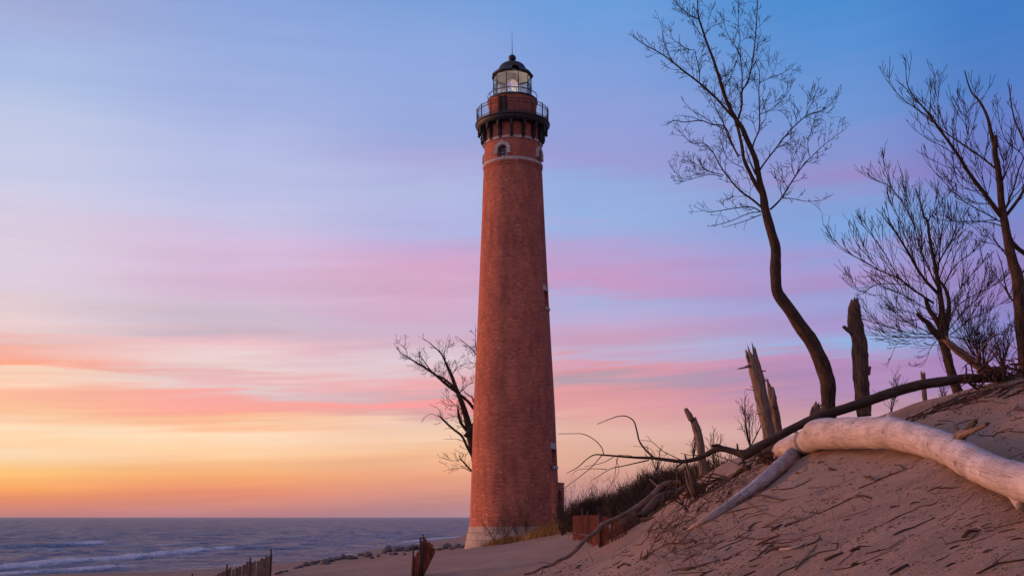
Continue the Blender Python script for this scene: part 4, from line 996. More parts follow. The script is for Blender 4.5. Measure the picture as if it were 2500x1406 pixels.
def part(parent, name, o, s_, lst, Y0, Y1, mat, sides=12, rough=.12, seed=2, jag=0.0, step=4, label=None, rest=False):
    se = sec(o, s_, lst, Y0, Y1)
    if rest: q = settle(se[2:]); se = [se[0][:3]+(Y0+.04,), se[1][:3]+(Y0-.01,)]+[a[:3]+(a[3]-.06+(Y0+.00-a[3])*max(0, 1-j*.4),) for j, a in enumerate(q)]
    p, r = catmull([P(x, y, Y) for x, y, w, Y in se], [pr_(x, y, Y, w) for x, y, w, Y in se], step)
    ob = MB().tube(p, r, sides, rough, seed, jag=jag).build(name, mat, parent)
    if label: ob['label'] = label
    return ob
part(big, 'branch', o6, s6, [(1040,665,60),(945,700,104),(872,742,124),(800,797,114),(725,855,98),(650,918,92),(570,980,82),(480,1045,74),(390,1108,72),(310,1160,68),(240,1205,54),(180,1235,36),(130,1262,20),(85,1292,8)], bigY(1950)+.05, hit(1672,1302).y, MT['palegrey'], 24, .09, 7, step=5, rest=True, label='long grey tapering branch running down the sand')
part(big, 'knob', o7, s7, [(1165,800,190),(1190,868,150),(1208,925,104),(1220,962,78),(1226,982,66)], bigY(2480)-.02, bigY(2490)-.12, MT['pale'], 18, .06, 9, .01)
part(big, 'broken_branch', o7, s7, [(850,575,80),(868,545,56),(905,535,36),(950,515,30),(1015,485,24)], bigY(2345)+.05, bigY(2380)+.02, MT['snag'], 12, .25, 11, .02)
part(big, 'broken_branch', o7, s7, [(850,560,60),(840,525,30),(832,500,16)], bigY(2340)+.06, bigY(2340)+.06, MT['snag'], 10, .3, 12, .02)
part(big, 'broken_branch', o7, s7, [(880,545,50),(915,505,40),(950,470,22)], bigY(2350)+.12, bigY(2360)+.16, MT['snagd'], 10, .3, 13, .02)
part(big, 'broken_branch', o7, s7, [(425,470,50),(428,440,44),(430,418,18)], bigY(2171), bigY(2171)+.02, MT['pale'], 12, .15, 14, .01)
part(big, 'broken_branch', o6, s6, [(860,625,36),(850,600,26),(842,575,16)], bigY(1945)-.05, bigY(1945)-.05, MT['pale'], 10, .15, 15, .01)
part(big, 'broken_branch', o7, s7, [(510,530,26),(508,515,24),(504,512,20)], bigY(2205)-.13, bigY(2205)-.19, MT['black'], 10, .15, 16, .01)
# ---- dark fallen log reaching left over the grass
dl = sec(o7, s7, [(1180,212,50),(1050,207,52),(900,208,58),(760,225,60),(600,250,60),(450,292,60),(300,342,60),(150,393,58),(0,437,54)], 14.2, 14.6)+sec(o6, s6, [(870,560,55),(750,622,58),(640,682,60),(560,725,66),(505,755,70)], 14.7, 14.9)+sec(o5, s5, [(1500,405,52),(1400,380,48),(1340,388,44),(1280,420,42),(1200,458,36),(1080,482,32),(960,470,28),(840,455,25),(700,450,20),(560,440,16),(440,430,13),(370,428,10),(310,460,8),(230,530,7),(140,578,4)], 15.0, 16.2)
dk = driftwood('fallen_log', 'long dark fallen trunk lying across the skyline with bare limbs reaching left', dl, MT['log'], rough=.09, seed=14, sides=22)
def dkb(lst, w0, w1, Y, Y1=None):
    n = len(lst); q = [(x, y, (w0+(w1-w0)*i/(n-1))*.95) for i, (x, y) in enumerate(lst)]
    part(dk, 'limb', o5, s5, q, Y, Y if Y1 is None else Y1, MT['log'], 7, .2, len(dk.children)*1.7, 0, 4)
dkb([(442,427),(425,370),(370,310),(280,262),(180,258),(75,260)], 9, 5, 16.0, 15.6)
dkb([(842,447),(780,390),(730,320),(710,240),(685,160),(630,120),(560,118),(480,145),(388,182)], 18, 5, 15.6, 16.1)
dkb([(1075,475),(990,435),(920,400),(850,340),(820,320),(740,310)], 8, 4, 15.3, 14.8)
dkb([(825,320),(800,285),(775,280)], 4, 2.5, 14.9)
dkb([(425,435),(340,530),(240,610),(120,700)], 8, 4, 16.0, 15.6)
dkb([(805,472),(700,495),(600,518),(500,540),(400,600),(345,635)], 12, 3.5, 15.6, 15.1)
dkb([(520,447),(440,490),(360,510),(285,525)], 7, 3, 15.9)
dkb([(470,545),(350,540),(230,550),(180,600)], 6, 3, 15.2)
dkb([(556,450),(540,520),(530,600),(490,695)], 7, 3, 15.85, 16.2)
dkb([(540,460),(565,550),(540,610),(515,650)], 5, 3, 15.85, 15.5)
dkb([(965,442),(930,500),(900,560)], 4, 2.5, 15.5)
dkb([(1082,488),(1030,530),(1018,600),(950,700),(890,845)], 17, 4, 15.3, 15.0)
dkb([(855,450),(845,410),(800,372),(680,358)], 5, 3, 15.6)
dkb([(1240,445),(1200,432),(1130,430),(1060,413)], 8, 4, 15.2)
dkb([(1200,450),(1160,410),(1185,365),(1100,343)], 5, 3, 15.2)
dkb([(1250,350),(1350,430),(1450,470),(1580,530),(1640,560)], 7, 7, 15.0, 14.5)
dkb([(1395,370),(1360,352),(1312,358)], 34, 24, 15.0)
dkb([(1520,400),(1520,372),(1517,338)], 20, 14, 14.9)
dkb([(1530,400),(1560,440),(1570,500),(1600,530)], 30, 24, 14.8, 14.6)
dkb([(700,450),(640,432),(560,430)], 5, 4, 15.7, 15.75)
part(dk, 'limb', o7, s7, [(900,225,22),(950,265,18),(1000,290,12),(1040,300,8)], 14.3, 14.1, MT['log'], 8, .2, 3)
part(dk, 'limb', o2, s2, [(1160,1120,16),(1175,1050,14),(1230,960,12),(1300,890,10),(1385,875,9),(1415,810,8)], 14.4, 14.2, MT['snag'], 7, .2, 3)

# ---- other logs on the sand
driftwood('fallen_limb', 'long thin brown limb slanting down from the brush to the foot of the dune', sec(oz, sz, [(900,540,40),(760,545,58),(640,590,64),(560,680,70),(440,790,74),(300,890,72),(160,975,64),(60,1025,58),(0,1052,60)], 21.5, 19.5)+sec(o5, s5, [(440,985,40),(420,1003,32),(370,1058,31),(300,1105,30),(230,1180,32),(150,1250,27),(90,1272,28),(10,1318,25),(-60,1336,20),(-120,1372,20),(-200,1392,13)], 19.2, 16.6), MT['limb'], rough=.16, seed=31, sides=18)
fl = bpy.data.objects['fallen_limb']
for kq, (lst, w0, w1, Y) in enumerate((([(420,1010),(350,1050),(290,1060),(210,1062),(170,1055)],12,5,19.3),([(30,1300),(-20,1300),(-90,1290)],8,4,17.6),([(-60,1340),(-50,1370),(-75,1400)],12,6,17.0),([(-20,1330),(40,1320),(110,1290),(150,1310)],8,4,17.2),([(300,1110),(340,1160),(390,1190)],5,3,18.8),([(600,905),(560,880),(545,850)],8,4,20.3),([(700,840),(690,800)],9,6,20.8),([(-140,1378),(-100,1400),(-60,1420)],8,5,16.6))):
    part(fl, 'side_branch', o5, s5, [(x, y, w0+(w1-w0)*i/(len(lst)-1)) for i, (x, y) in enumerate(lst)], Y, Y-.2, MT['limb'], 7, .2, 40+kq, 0, 4)
driftwood('fallen_log', 'thick grey log with a pale knot ring behind the brown limb', sec(oz, sz, [(1150,640,90),(1000,640,110),(850,690,120),(700,730,124),(590,790,128),(500,880,126),(420,960,110),(360,1010,90)], 22.6, 21.6), MT['snagd'], rough=.08, seed=33, sides=20, jag=.05)
driftwood('fallen_log', 'dark flat log lying level on the sand beside the root stump', sec(oz, sz, [(370,1055,60),(500,1050,70),(650,1040,66),(780,1035,50),(900,1030,26)], 21.3, 20.4), MT['log'], rough=.1, seed=35, sides=16, jag=.03)
driftwood('fallen_log', 'slim weathered log lying between the forked branch and the thick grey log', sec(oz, sz, [(720,830,40),(850,775,44),(960,730,44),(1060,690,36),(1250,590,34),(1460,480,30)], 20.6, 18.6), MT['snag'], rough=.08, seed=36, sides=12)
driftwood('fallen_log', 'slim dark pole sloping up the sand toward the fork of the bleached trunk', sec(oz, sz, [(1090,800,14),(1200,735,16),(1330,670,18),(1480,580,20)], 17.6, 16.6)+sec(o6, s6, [(480,860,34),(530,845,40)], 16.2, 16.0), MT['log'], rough=.08, seed=37, sides=10)
driftwood('broken_branch', 'short pale stick pointing up out of the brown limb', sec(oz, sz, [(600,605,26),(540,555,22),(485,503,14)], 21.2, 21.0), MT['stickp'], rough=.08, seed=38, sides=10, cat='branch')
driftwood('broken_branch', 'forked dark stick crossing in front of the orange snow fence', sec((1350,1160), 5.717, [(215,860,8),(260,800,12),(400,825,16),(520,830,18),(640,805,18),(760,740,12)], 24, 23), MT['limb'], rough=.1, seed=39, sides=8, cat='branch')
driftwood('broken_branch', 'thin dark twig standing up in the sand below the orange snow fence', sec((1350,1160), 5.717, [(605,1320,12),(560,1200,9),(480,1040,6)], 15.5, 15.7), MT['stick'], rough=.1, seed=40, sides=6, cat='branch')
driftwood('broken_branch', 'stubby branch with a cut end propped in the sand near the bleached branch tip', sec(oz, sz, [(1050,990,26),(1010,950,30),(975,910,50),(968,880,40)], 15.4, 15.6), MT['stick'], rough=.25, seed=41, sides=10, cat='branch', jag=.02)
driftwood('broken_branch', 'dark leaning stick below the upright forked branch', sec(oz, sz, [(1150,880,22),(1110,800,26),(1080,740,26),(1060,690,20)], 17.6, 18.1), MT['stick'], rough=.15, seed=42, sides=10, cat='branch')
# root stump at the foot of the dune
def root_stump(label, px, py, Y, n, seed, spread, mat, core):
    rg = random.Random(seed); c = P(px, py, Y); t = thing('root_stump', label, 'stump', c); place(t)
    p, r = catmull([P(px+dx, py+dy, Y+.3) for dx, dy, w in core], [pr_(px, py, Y, w) for dx, dy, w in core], 4)
    MB().tube(p, r, 16, .3, seed, jag=.1).build('stump_body', mat, t)
    m = MB()
    for i in range(n):
        a = rg.uniform(0, 2*math.pi); d = Vector((math.cos(a), rg.uniform(-.8, .4), math.sin(a)*.42)).normalized(); q = c+Vector((rg.gauss(0,.38)*spread, rg.uniform(-.2,.1), 0)); q.z += (q.x-c.x)*.3+rg.uniform(-.10,.06); pts = [q.copy()]; rr_ = [rg.uniform(.005,.02)]
        ln = spread*rg.uniform(.4, 1)
        for k in range(5):
            d = (d+Vector((rg.gauss(0,.3), rg.gauss(0,.2), rg.gauss(0,.3)-.08))).normalized(); q = q+d*ln/5; q.z = max(q.z, tz(q.x, q.y)-.02); pts.append(q.copy()); rr_.append(rr_[0]*(1-.17*(k+1)))
        p, r = catmull(pts, rr_, 2); m.tube(p, r, 6, .15, i)
    m.build('roots', mat, t)
root_stump('tangled uprooted root stump with a pale broken root in front of the rail fence', 1540, 1290, 21.5, 34, 3, .55, MT['stick'], [(25,-20,60),(0,-4,70),(-18,6,50)])
root_stump('shaggy mass of pale fibrous roots against the orange snow fence', 1492, 1306, 23.5, 46, 5, .42, MT['limb'], [(12,-12,38),(-4,0,46),(-14,6,30)])
root_stump('dark tangle of dead branches at the foot of the upright forked branch', 1700, 1190, 18.6, 60, 7, .75, MT['stick'], [(20,8,36),(0,6,40),(-16,12,24)])
root_stump('brown brushwood heap wedged under the dark fallen trunk', 1868, 1112, 16.5, 46, 9, .5, MT['stick'], [(16,4,34),(0,2,40),(-10,4,26)])
root_stump('wiry tangle of dead roots where the dark fallen trunk meets the crest', 2430, 905, 14.2, 60, 13, .75, MT['stick'], [(20,6,30),(0,4,34),(-16,8,26)])

# warm lamp inside the lantern room
pl_ = bpy.data.lights.new('lantern_lamp', 'POINT'); po = bpy.data.objects.new('lantern_lamp', pl_); COL.objects.link(po)
pl_.energy = 40; pl_.color = (1, .80, .62); pl_.shadow_soft_size = .12; po.location = LH.matrix_local @ Vector((.45, -.75, zl0+.3))

# ------------------------------------------------------------------ sticks and litter on the sand
def drape(pxs, w0, w1, lift=.35, which=0, fn=hit):
    pts = []; rr_ = []; n = len(pxs)
    dense = []
    for a, b in zip(pxs[:-1], pxs[1:]):
        k = max(1, int(math.hypot(b[0]-a[0], b[1]-a[1])/22)); dense += [(a[0]+(b[0]-a[0])*i/k, a[1]+(b[1]-a[1])*i/k) for i in range(k)]
    dense.append(pxs[-1]); n = len(dense)
    for i, (x, y) in enumerate(dense):
        p = fn(x, y); r = .5*(w0+(w1-w0)*i/(n-1))*zc(p)/FP; p.z = tzd(p.x, p.y)+r*lift; pts.append(p); rr_.append(max(.0015, r))
    return pts, rr_
def tzd(x, y): return float(tz_detail(np.array([x]), np.array([y]))[0])
GEN = 'small dark broken stick lying on the dune sand'
NS = [0]
def stick(pxs, w0, w1=None, label=None, mat='stick', lift=.35, name='driftwood_stick', cat='stick', flat=1.0, knots=True):
    NS[0] += 1; i = NS[0]; rg = random.Random(i)
    pts, rr_ = drape(pxs, w0, w1 if w1 is not None else w0*.5, lift)
    mid = pts[len(pts)//2]
    if len(pts) == 2: pts = [pts[0], pts[0].lerp(pts[1], .5)+Vector((0,0,rr_[0]*.4)), pts[1]]; rr_ = [rr_[0], (rr_[0]+rr_[1])/2, rr_[1]]
    for p in pts[1:-1]: p += Vector((rg.gauss(0,1), rg.gauss(0,1), abs(rg.gauss(0,1))))*rr_[0]*.5
    m = MB(); m.tube(pts, rr_, 8, .28, i*1.3, flat=flat)
    L_ = sum((b-a).length for a, b in zip(pts[:-1], pts[1:]))
    if knots and L_ > .25:
        for k in range(rg.randint(0, 3)):
            j = rg.randrange(len(pts)-1); q = pts[j]; d = (pts[j+1]-pts[j]).normalized()
            sd_ = Vector((rg.gauss(0,.5), rg.gauss(0,.5), .25)).normalized(); e = q+(d*.8+sd_)*rg.uniform(.04,.14)
            m.tube([q, q.lerp(e, .5)+Vector((0,0,.01)), e], [rr_[j]*.5, rr_[j]*.4, rr_[j]*.2], 5)
    o = m.build(name, MT[mat], None, True, origin=mid)
    mx, my = sum(p[0] for p in pxs)/len(pxs), sum(p[1] for p in pxs)/len(pxs); ll = math.hypot(pxs[-1][0]-pxs[0][0], pxs[-1][1]-pxs[0][1])
    gen = '%s %s stick lying on the sand %s' % ('long' if ll > 75 else 'short' if ll < 28 else 'medium-length', 'thick brown' if w0 > 3.5 else 'thin dark',
        'at the lower left foot of the dune' if mx < 1680 and my > 1280 else 'left of the long grey branch' if mx < 1700 else 'on the low middle of the dune face' if mx < 2000 and my > 1250 else
        'just below the arch of the bleached trunk' if mx < 2150 and my > 1060 and my < 1250 else 'in the bottom right corner of the dune' if my > 1280 else 'on the slope behind the bleached trunk' if my < 1100 else 'on the bare sand right of centre')
    tag(o, label or gen, cat, None if label else 'small sticks scattered over the dune')
    return o
def A(*l): return [(1500+x/4.167, 1180+y/4.167) for x, y in l]
def B(*l): return [(2000+x/2.484, 840+y/2.484) for x, y in l]
stick(A((985,280),(1100,235),(1180,212),(1300,195),(1400,165),(1530,160),(1680,150),(1760,115),(1850,105),(1950,130),(2100,115),(2250,65),(2400,25),(2500,0)), 3.2, 2, 'long thin pale root winding across the sand below the bleached trunk', 'limb')
stick(A((1300,150),(1500,135),(1700,120),(1760,112)), 4, 2.5)
stick(A((1130,320),(1280,260),(1400,220),(1530,180)), 4, 2, 'knobbly dark stick crossing the foot of the long grey branch')
stick(A((1250,350),(1400,290),(1530,265),(1650,268),(1780,260)), 2.4, 1.2, 'thin curved twig arching over the open sand')
stick(A((1355,382),(1420,345),(1500,315)), 2.6)
stick(A((1240,410),(1500,370),(1700,320),(1930,272)), 1.6, 1)
stick(A((1600,430),(1650,400),(1700,370)), 8, 4, 'stubby flaking stick half buried in mid slope')
stick(A((1725,405),(1800,385)), 7, 5)
stick(A((1770,350),(1860,345),(1900,310),(1990,292)), 3.4, 2)
stick(A((2070,290),(2150,240),(2230,195),(2340,175),(2360,140),(2395,108)), 4, 2, 'dark stick with an upturned forked end in mid slope')
stick(A((1925,228),(2080,232)), 3.6); stick(A((1980,250),(2050,190)), 2.2)
stick(A((2330,352),(2400,345)), 4)
stick(A((175,600),(330,560),(450,500),(550,440)), 1.8, 1, 'very thin straight twig below the dark flat log')
stick(A((280,485),(380,482),(460,460),(530,420)), 4.5, 4, 'knobbly stick just below the dark flat log')
stick(A((420,590),(500,570)), 4)
stick(A((260,735),(350,690),(460,635)), 7, 5, 'thick splintered stick low on the left of the dune')
stick(A((200,775),(300,760),(400,700)), 4.5, 4)
stick(A((410,670),(550,610),(660,590),(800,550),(940,515)), 4.5, 2, 'long knotted stick with a stub near its middle low on the dune')
stick(A((800,540),(825,570)), 6, 5)
stick(A((540,672),(650,655),(760,630),(900,570),(1050,530),(1180,515)), 3, 2, 'long slender stick running parallel below the knotted one')
stick(A((690,785),(780,740),(870,690)), 2.4); stick(A((320,838),(400,825),(480,812)), 4, 3)
stick(A((835,835),(900,815),(980,785),(1080,755)), 4, 3); stick(A((845,935),(920,900),(1010,865)), 6, 4)
stick(A((690,880),(760,875),(830,850)), 9, 5, 'crumbling brown bark clump at the lower edge of the dune')
stick(A((990,860),(1030,800),(1080,780)), 2.4); stick(A((1170,938),(1280,915),(1380,880),(1430,852)), 5, 4)
stick(A((1370,805),(1430,770),(1505,748)), 4, 3); stick(A((1425,570),(1500,545),(1590,525)), 6, 5)
stick(A((1450,530),(1550,495)), 2.4); stick(A((1590,525),(1640,490),(1665,500)), 4, 5)
stick(A((1690,665),(1780,655),(1860,645),(1900,620),(1980,600)), 6.5, 5.5, 'pale peeled stick lying on the lower dune', 'stickp')
stick(A((1960,610),(2050,580),(2090,550),(2085,515)), 4, 2); stick(A((2020,630),(2060,590)), 2.5)
stick(A((1530,710),(1580,680),(1620,655),(1800,630)), 4, 2)
stick(A((1620,870),(1700,820),(1830,770),(1960,700),(2080,645),(2255,620),(2270,580),(2260,550),(2200,560)), 2.6, 3.4, 'long thin stick ending in an upturned crook on the lower dune')
stick(A((1710,730),(1810,703)), 4, 3); stick(A((2140,790),(2220,760),(2320,715)), 8, 6, 'short thick dark stick on the open lower sand')
stick(A((2400,695),(2500,665)), 7, 5); stick(A((2405,780),(2470,755)), 6, 5); stick(A((1370,938),(1490,905)), 4, 3)
stick(A((690,510),(780,490)), 4.5); stick(A((1000,465),(1100,440)), 3.5); stick(A((1000,487),(1115,465)), 2.4)
stick(A((30,830),(90,800),(160,790)), 7, 5); stick(A((0,800),(40,770),(80,765)), 4)
stick(A((590,470),(630,450),(670,430)), 7, 5); stick(A((1050,600),(1100,565),(1130,545)), 4); stick(A((940,660),(1000,640),(1050,615)), 3)
stick(A((945,650),(950,615)), 5, 3); stick(A((1100,770),(1180,740)), 5, 3); stick(A((1230,720),(1290,712)), 4)
for q, w in (([(35,1310),(90,1290),(145,1270)],7),([(190,1305),(235,1295)],6),([(185,1258),(240,1235),(310,1222)],5),([(280,1255),(340,1240),(415,1220)],4),([(415,1220),(530,1165)],1.8),
             ([(790,1215),(850,1190)],6),([(1170,1220),(1242,1210)],6),([(1085,1120),(1190,1105)],4),([(1060,1090),(1160,1065),(1250,1052)],3.4),([(650,860),(745,828)],4),([(550,945),(610,932)],4),
             ([(0,1015),(80,965),(160,945),(185,912)],3),([(1085,560),(1160,540),(1250,520)],4.5),([(980,585),(1060,575),(1085,560)],3.4),([(1110,660),(1180,630),(1250,612)],2),
             ([(1140,410),(1180,395),(1250,400)],3),([(430,970),(468,960)],5),([(270,780),(350,795)],6),([(240,840),(300,820),(350,800)],6),([(350,780),(450,770),(540,765)],5),([(420,745),(550,716)],2.4),([(230,920),(318,912)],6),
             ([(60,740),(100,735)],7),([(35,845),(120,825)],3),([(820,480),(900,440),(1010,425)],3),([(720,455),(800,440)],3),([(700,470),(760,455)],4),([(1190,385),(1250,400)],4),
             ([(600,960),(680,945),(720,925)],3),([(910,1060),(1000,1030)],2.4),([(880,1110),(960,1075)],2.4),([(1000,1110),(1060,1100)],3),([(775,1370),(830,1350)],6)):
    stick(B(*q), w, w*.6)
stick(B((430,1400),(480,1375),(540,1345)), 8, 9, 'dark stick with a flaky end at the bottom edge of the picture')
stick(B((870,1150),(910,1125),(970,1110)), 11, 5, 'thick blunt stick on the smooth sand below the bleached trunk')
stick(B((965,1100),(1000,1105)), 4, 3, 'tiny pale peeled twig beside the thick blunt stick', 'stickp')
stick(B((1003,1300),(1030,1288),(1062,1280)), 12, 3, 'dark half-round bark chip alone on the lower right sand', flat=.5)
stick(B((955,1406),(1090,1350),(1250,1312)), 5, 5, 'long straight dark stick in the bottom right corner')
stick(B((1110,315),(1180,290),(1250,258)), 5, 4, 'dark straight stick high on the slope near the right edge')
# more of the same, strewn down the slope
rg = random.Random(99); made = 0
def dens(x, y):
    if y > 1404 or x > 2498: return 0
    line = np.interp(x, [1300,1500,1600,1700,1800,1950,2200,2350,2500], [1398,1345,1300,1200,1145,1100,1020,965,920])
    if y < line+2: return 0
    d = 1.0 if y-line < 60 else .45
    if x < 1900: d += .35
    if 1700 < x < 2500 and 1010 < y < 1240 and abs(y-np.interp(x, [1680,1900,2000,2200,2350,2500], [1290,1130,1060,1060,1100,1180])) < 55: return 0
    return d
while made < 115:
    x = rg.uniform(1340, 2498); y = rg.uniform(925, 1404)
    if rg.random() > dens(x, y): continue
    ln = rg.choice([14, 20, 30, 45, 70, 100, 150])*rg.uniform(.7, 1.2)*(.7 if y < 1100 else 1); a = R(-18+rg.gauss(0, 12))
    a -= R(8) if x < 1800 else 0
    q = [(x, y)]; k = 2 if ln < 25 else 4
    for i in range(k): a2 = a+rg.gauss(0, .16); q.append((q[-1][0]+math.cos(a2)*ln/k, q[-1][1]+math.sin(a2)*ln/k))
    if any(dens(*p) == 0 for p in q): continue
    stick(q, rg.choice([1.2,1.6,2,2.4,3,4.4]), None, mat='stick' if rg.random() < .93 else 'limb'); made += 1
# crest brushwood: sticks lying along the skyline
for i in range(46):
    x = rg.uniform(2190, 2490); y = np.interp(x, [2200,2350,2500], [1020,965,920])+rg.uniform(2, 30)
    ln = rg.uniform(30, 110); a = R(-24+rg.gauss(0, 10)); q = [(x, y)]
    for j in range(4): a2 = a+rg.gauss(0,.22); q.append((q[-1][0]+math.cos(a2)*ln/4, q[-1][1]+math.sin(a2)*ln/4+1))
    q = [(px, max(py, float(np.interp(px, [2200,2350,2500], [1022,967,922])))) for px, py in q]
    stick(q, rg.uniform(1.6, 4.5), None, 'dark stick in the debris line along the dune crest' , 'stick', lift=1.2)

for o in COL.objects:
    if o.get('label') == 'dark stick in the debris line along the dune crest': o['group'] = 'sticks along the dune crest'
# thin dead branches tangled on the left shoulder of the dune
for i in range(62):
    x = rg.uniform(1570, 1860); y = float(np.interp(x, [1570,1650,1700,1750,1800,1860], [1290,1262,1215,1180,1150,1130]))+rg.uniform(2, 62)
    ln = rg.uniform(35, 130); a = R(rg.choice([-28,-28,-35,-15,10,50,-60])+rg.gauss(0, 12)); q = [(x, y)]
    for j in range(4): a2 = a+rg.gauss(0,.25); q.append((q[-1][0]+math.cos(a2)*ln/4, q[-1][1]+math.sin(a2)*ln/4))
    q = [(px, max(py, float(np.interp(px, [1500,1570,1650,1700,1750,1800,1860,1900,2000], [1310,1280,1252,1205,1172,1142,1122,1110,1090])))) for px, py in q]
    NS[0] += 1; p0, r0_ = drape(q, rg.uniform(1.2, 3.0), 1.0, 1.2); n_ = len(p0); up_h = rg.uniform(.0, .22)
    for j, p in enumerate(p0): p.z += up_h*math.sin(math.pi*j/(n_-1))+rg.uniform(0,.02)
    m = MB(); p1, r1 = catmull(p0, r0_, 2); m.tube(p1, r1, 6, .2, i)
    for k in range(rg.randint(1, 4)):
        j = rg.randrange(len(p1)-1); d = (p1[j+1]-p1[j]).normalized(); e = p1[j]+(d+Vector((rg.gauss(0,.5), rg.gauss(0,.4), rg.uniform(.1,.9)))).normalized()*rg.uniform(.08,.3)
        m.tube([p1[j], p1[j].lerp(e,.5), e], [r1[j]*.7, r1[j]*.5, r1[j]*.3], 5)
    tag(m.build('dead_branch', MT['stick'], None, True, origin=p0[n_//2]), 'thin dead branch tangled with others on the left shoulder of the dune', 'branch', 'dead branches tangled on the dune shoulder')
# litter: tiny chips of bark, beyond counting
m = MB(); rgl = random.Random(5); cnt = 0
pxy = []
while cnt < 4600:
    x = rgl.uniform(1300, 2500); y = rgl.uniform(915, 1406); d = dens(x, y)
    cl = noise.noise(Vector((x/60, y/26, 0)))+.35
    if d == 0 or rgl.random() > d*max(.06, cl): continue
    pxy.append((x, y)); cnt += 1
for x, y in pxy:
    p = hit(x, y); p.z = tzd(p.x, p.y); s_ = rgl.choice([.5,.7,.9,1.2,1.8,2.6])*zc(p)/FP; a = R(rgl.gauss(20, 40))
    u = Vector((math.cos(a), math.sin(a), .35)).normalized()*s_*rgl.uniform(1, 3.2); w = Vector((-math.sin(a), math.cos(a), 0))*s_*.6; h = Vector((0,0,s_*.7))
    m.add([p-u, p-w, p+u, p+w, p+h, p-h*.3], [(0,1,4),(1,2,4),(2,3,4),(3,0,4),(1,0,5),(2,1,5),(3,2,5),(0,3,5)])
tag(m.build('bark_litter', MT['litter'], None, False, origin=(3,10,2.5)), 'fine dark bark chips strewn over the dune', 'litter', None, 'stuff')

# ------------------------------------------------------------------ fences
def slat_panel(m, tops, bots, pitch, w, rg, foot=None):
    """tops / bots: lists of world points along the panel, same length"""
    d = [0]
    for a, b in zip(bots[:-1], bots[1:]): d.append(d[-1]+(b-a).length)
    n = int(d[-1]/pitch)
    for i in range(n+1):
        s_ = d[-1]*i/n; k = min(max(0, int(np.searchsorted(d, s_))-1), len(d)-2); f = (s_-d[k])/max(1e-6, d[k+1]-d[k])
        t = tops[k].lerp(tops[k+1], f); b = bots[k].lerp(bots[k+1], f); dr_ = (t-b); t = t+dr_.normalized()*rg.uniform(-.03,.03)+Vector((rg.gauss(0,.012),rg.gauss(0,.012),0))
        m.bar(b, t, w*rg.uniform(.8,1.15), .012)
def fence(name, label, tops, bots, posts, pitch, w, mat, seed, pr=.022, wires=(.12,.4,.7,.93)):
    rg = random.Random(seed); t = thing(name, label, 'fence', bots[0]); place(t); m = MB()
    slat_panel(m, tops, bots, pitch, w, rg); m.build('slat_panel', mat, t, False)
    q = MB()
    for f in wires: q.tube([b.lerp(t_, f)+Vector((0,-.015,0)) for b, t_ in zip(bots, tops)], [.004]*len(tops), 4)
    q.build('wire', MT['post'], t)
    for b, tp in posts: MB().tube([b, b.lerp(tp, .5), tp], [pr, pr, pr*.9], 8, .05, 2).build('post', MT['post'], t)
def F4(x, y): return 460+x/3.571, 1220+y/3.571
def col_(px, py, Y, dz=.15):
    p = P(px, py, Y); b = Vector((p.x, p.y, tz(p.x, p.y)-dz)); return p, b
tl = [(225,664,25.5),(330,606,25.2),(372,598,25.1)]; tl2 = [(386,602,25.1),(460,577,24.9),(540,537,24.7),(620,525,24.5),(680,492,24.3),(722,472,24.2)]
for lst, nm in ((tl, 'short broken section of weathered snow fence sloping down at the lower left'), (tl2, 'weathered brown snow fence of thin slats rising to a tall post on the beach')):
    tb = [col_(*F4(x, y), Y) for x, y, Y in lst]
    ps = [(337,560,25.1)] if lst is tl else [(540,500,24.65),(722,425,24.15)]
    pp = [col_(*F4(x, y), Y)[::-1] for x, y, Y in ps]
    fence('snow_fence', nm, [a for a, b in tb], [b for a, b in tb], pp, .062, .045, MT['slat'], 3 if lst is tl else 4)
p, b = col_(*F4(35,640), 26); t = MB().tube([b, b.lerp(p,.5), p], [.022]*3, 8).build('fence_post', MT['post'], None, True, origin=b); tag(t, 'lone rusty fence post tip left of the broken snow fence', 'post')
# middle fence, slats fanned over by the wind
def F7(x, y): return 960+x/8.333, 1280+y/8.333
Y = 24.0; fan_t = [(395,665),(430,640),(470,620),(510,560),(540,500),(580,420),(610,330),(640,250),(680,290),(720,340),(770,385),(820,420),(870,510)]
fan_b = [(375,1150),(390,1160),(410,1160),(430,1160),(445,1160),(460,1160),(470,1160),(480,1160),(490,1160),(505,1160),(520,1150),(540,1140),(560,1130)]
tops = []; bots = []
for i, ((x0,y0),(x1,y1)) in enumerate(zip(fan_t, fan_b)):
    Yi = Y+.02*i; a = P(*F7(x0,y0), Yi); b = P(*F7(x1,y1), Yi-.15); g = tz(b.x, b.y)-.1
    if b.z > g: b = a+(b-a)*((a.z-g)/(a.z-b.z))
    tops.append(a); bots.append(b)
t = thing('snow_fence', 'collapsed reddish snow fence with slats fanned to the right on the beach', 'fence', bots[0]); place(t); m = MB(); rgf = random.Random(8)
for k in range(46):
    f = k/45*(len(tops)-1); i = min(int(f), len(tops)-2); q = f-i; a = tops[i].lerp(tops[i+1], q); b = bots[i].lerp(bots[i+1], q)
    a = b+(a-b)*rgf.uniform(.93, 1.03); a.y += rgf.uniform(-.1,.1); m.bar(b, a, .038, .012)
for k in range(10):      # second layer, a little shorter and more bent
    f = rgf.uniform(5, 11.8); i = int(f); a = tops[i].lerp(tops[i+1], f-i); b = bots[i]; a = b+(a-b)*rgf.uniform(.6,.85)+Vector((rgf.uniform(-.1,.08), -.12, 0)); m.bar(b, a, .038, .012)
m.build('slat_panel', MT['slatr'], t, False)
q = MB()
for f in (.35,.6,.82): q.tube([b.lerp(a, f)+Vector((0,-.03,0)) for a, b in zip(tops, bots)], [.005]*len(tops), 4)
q.build('wire', MT['post'], t)
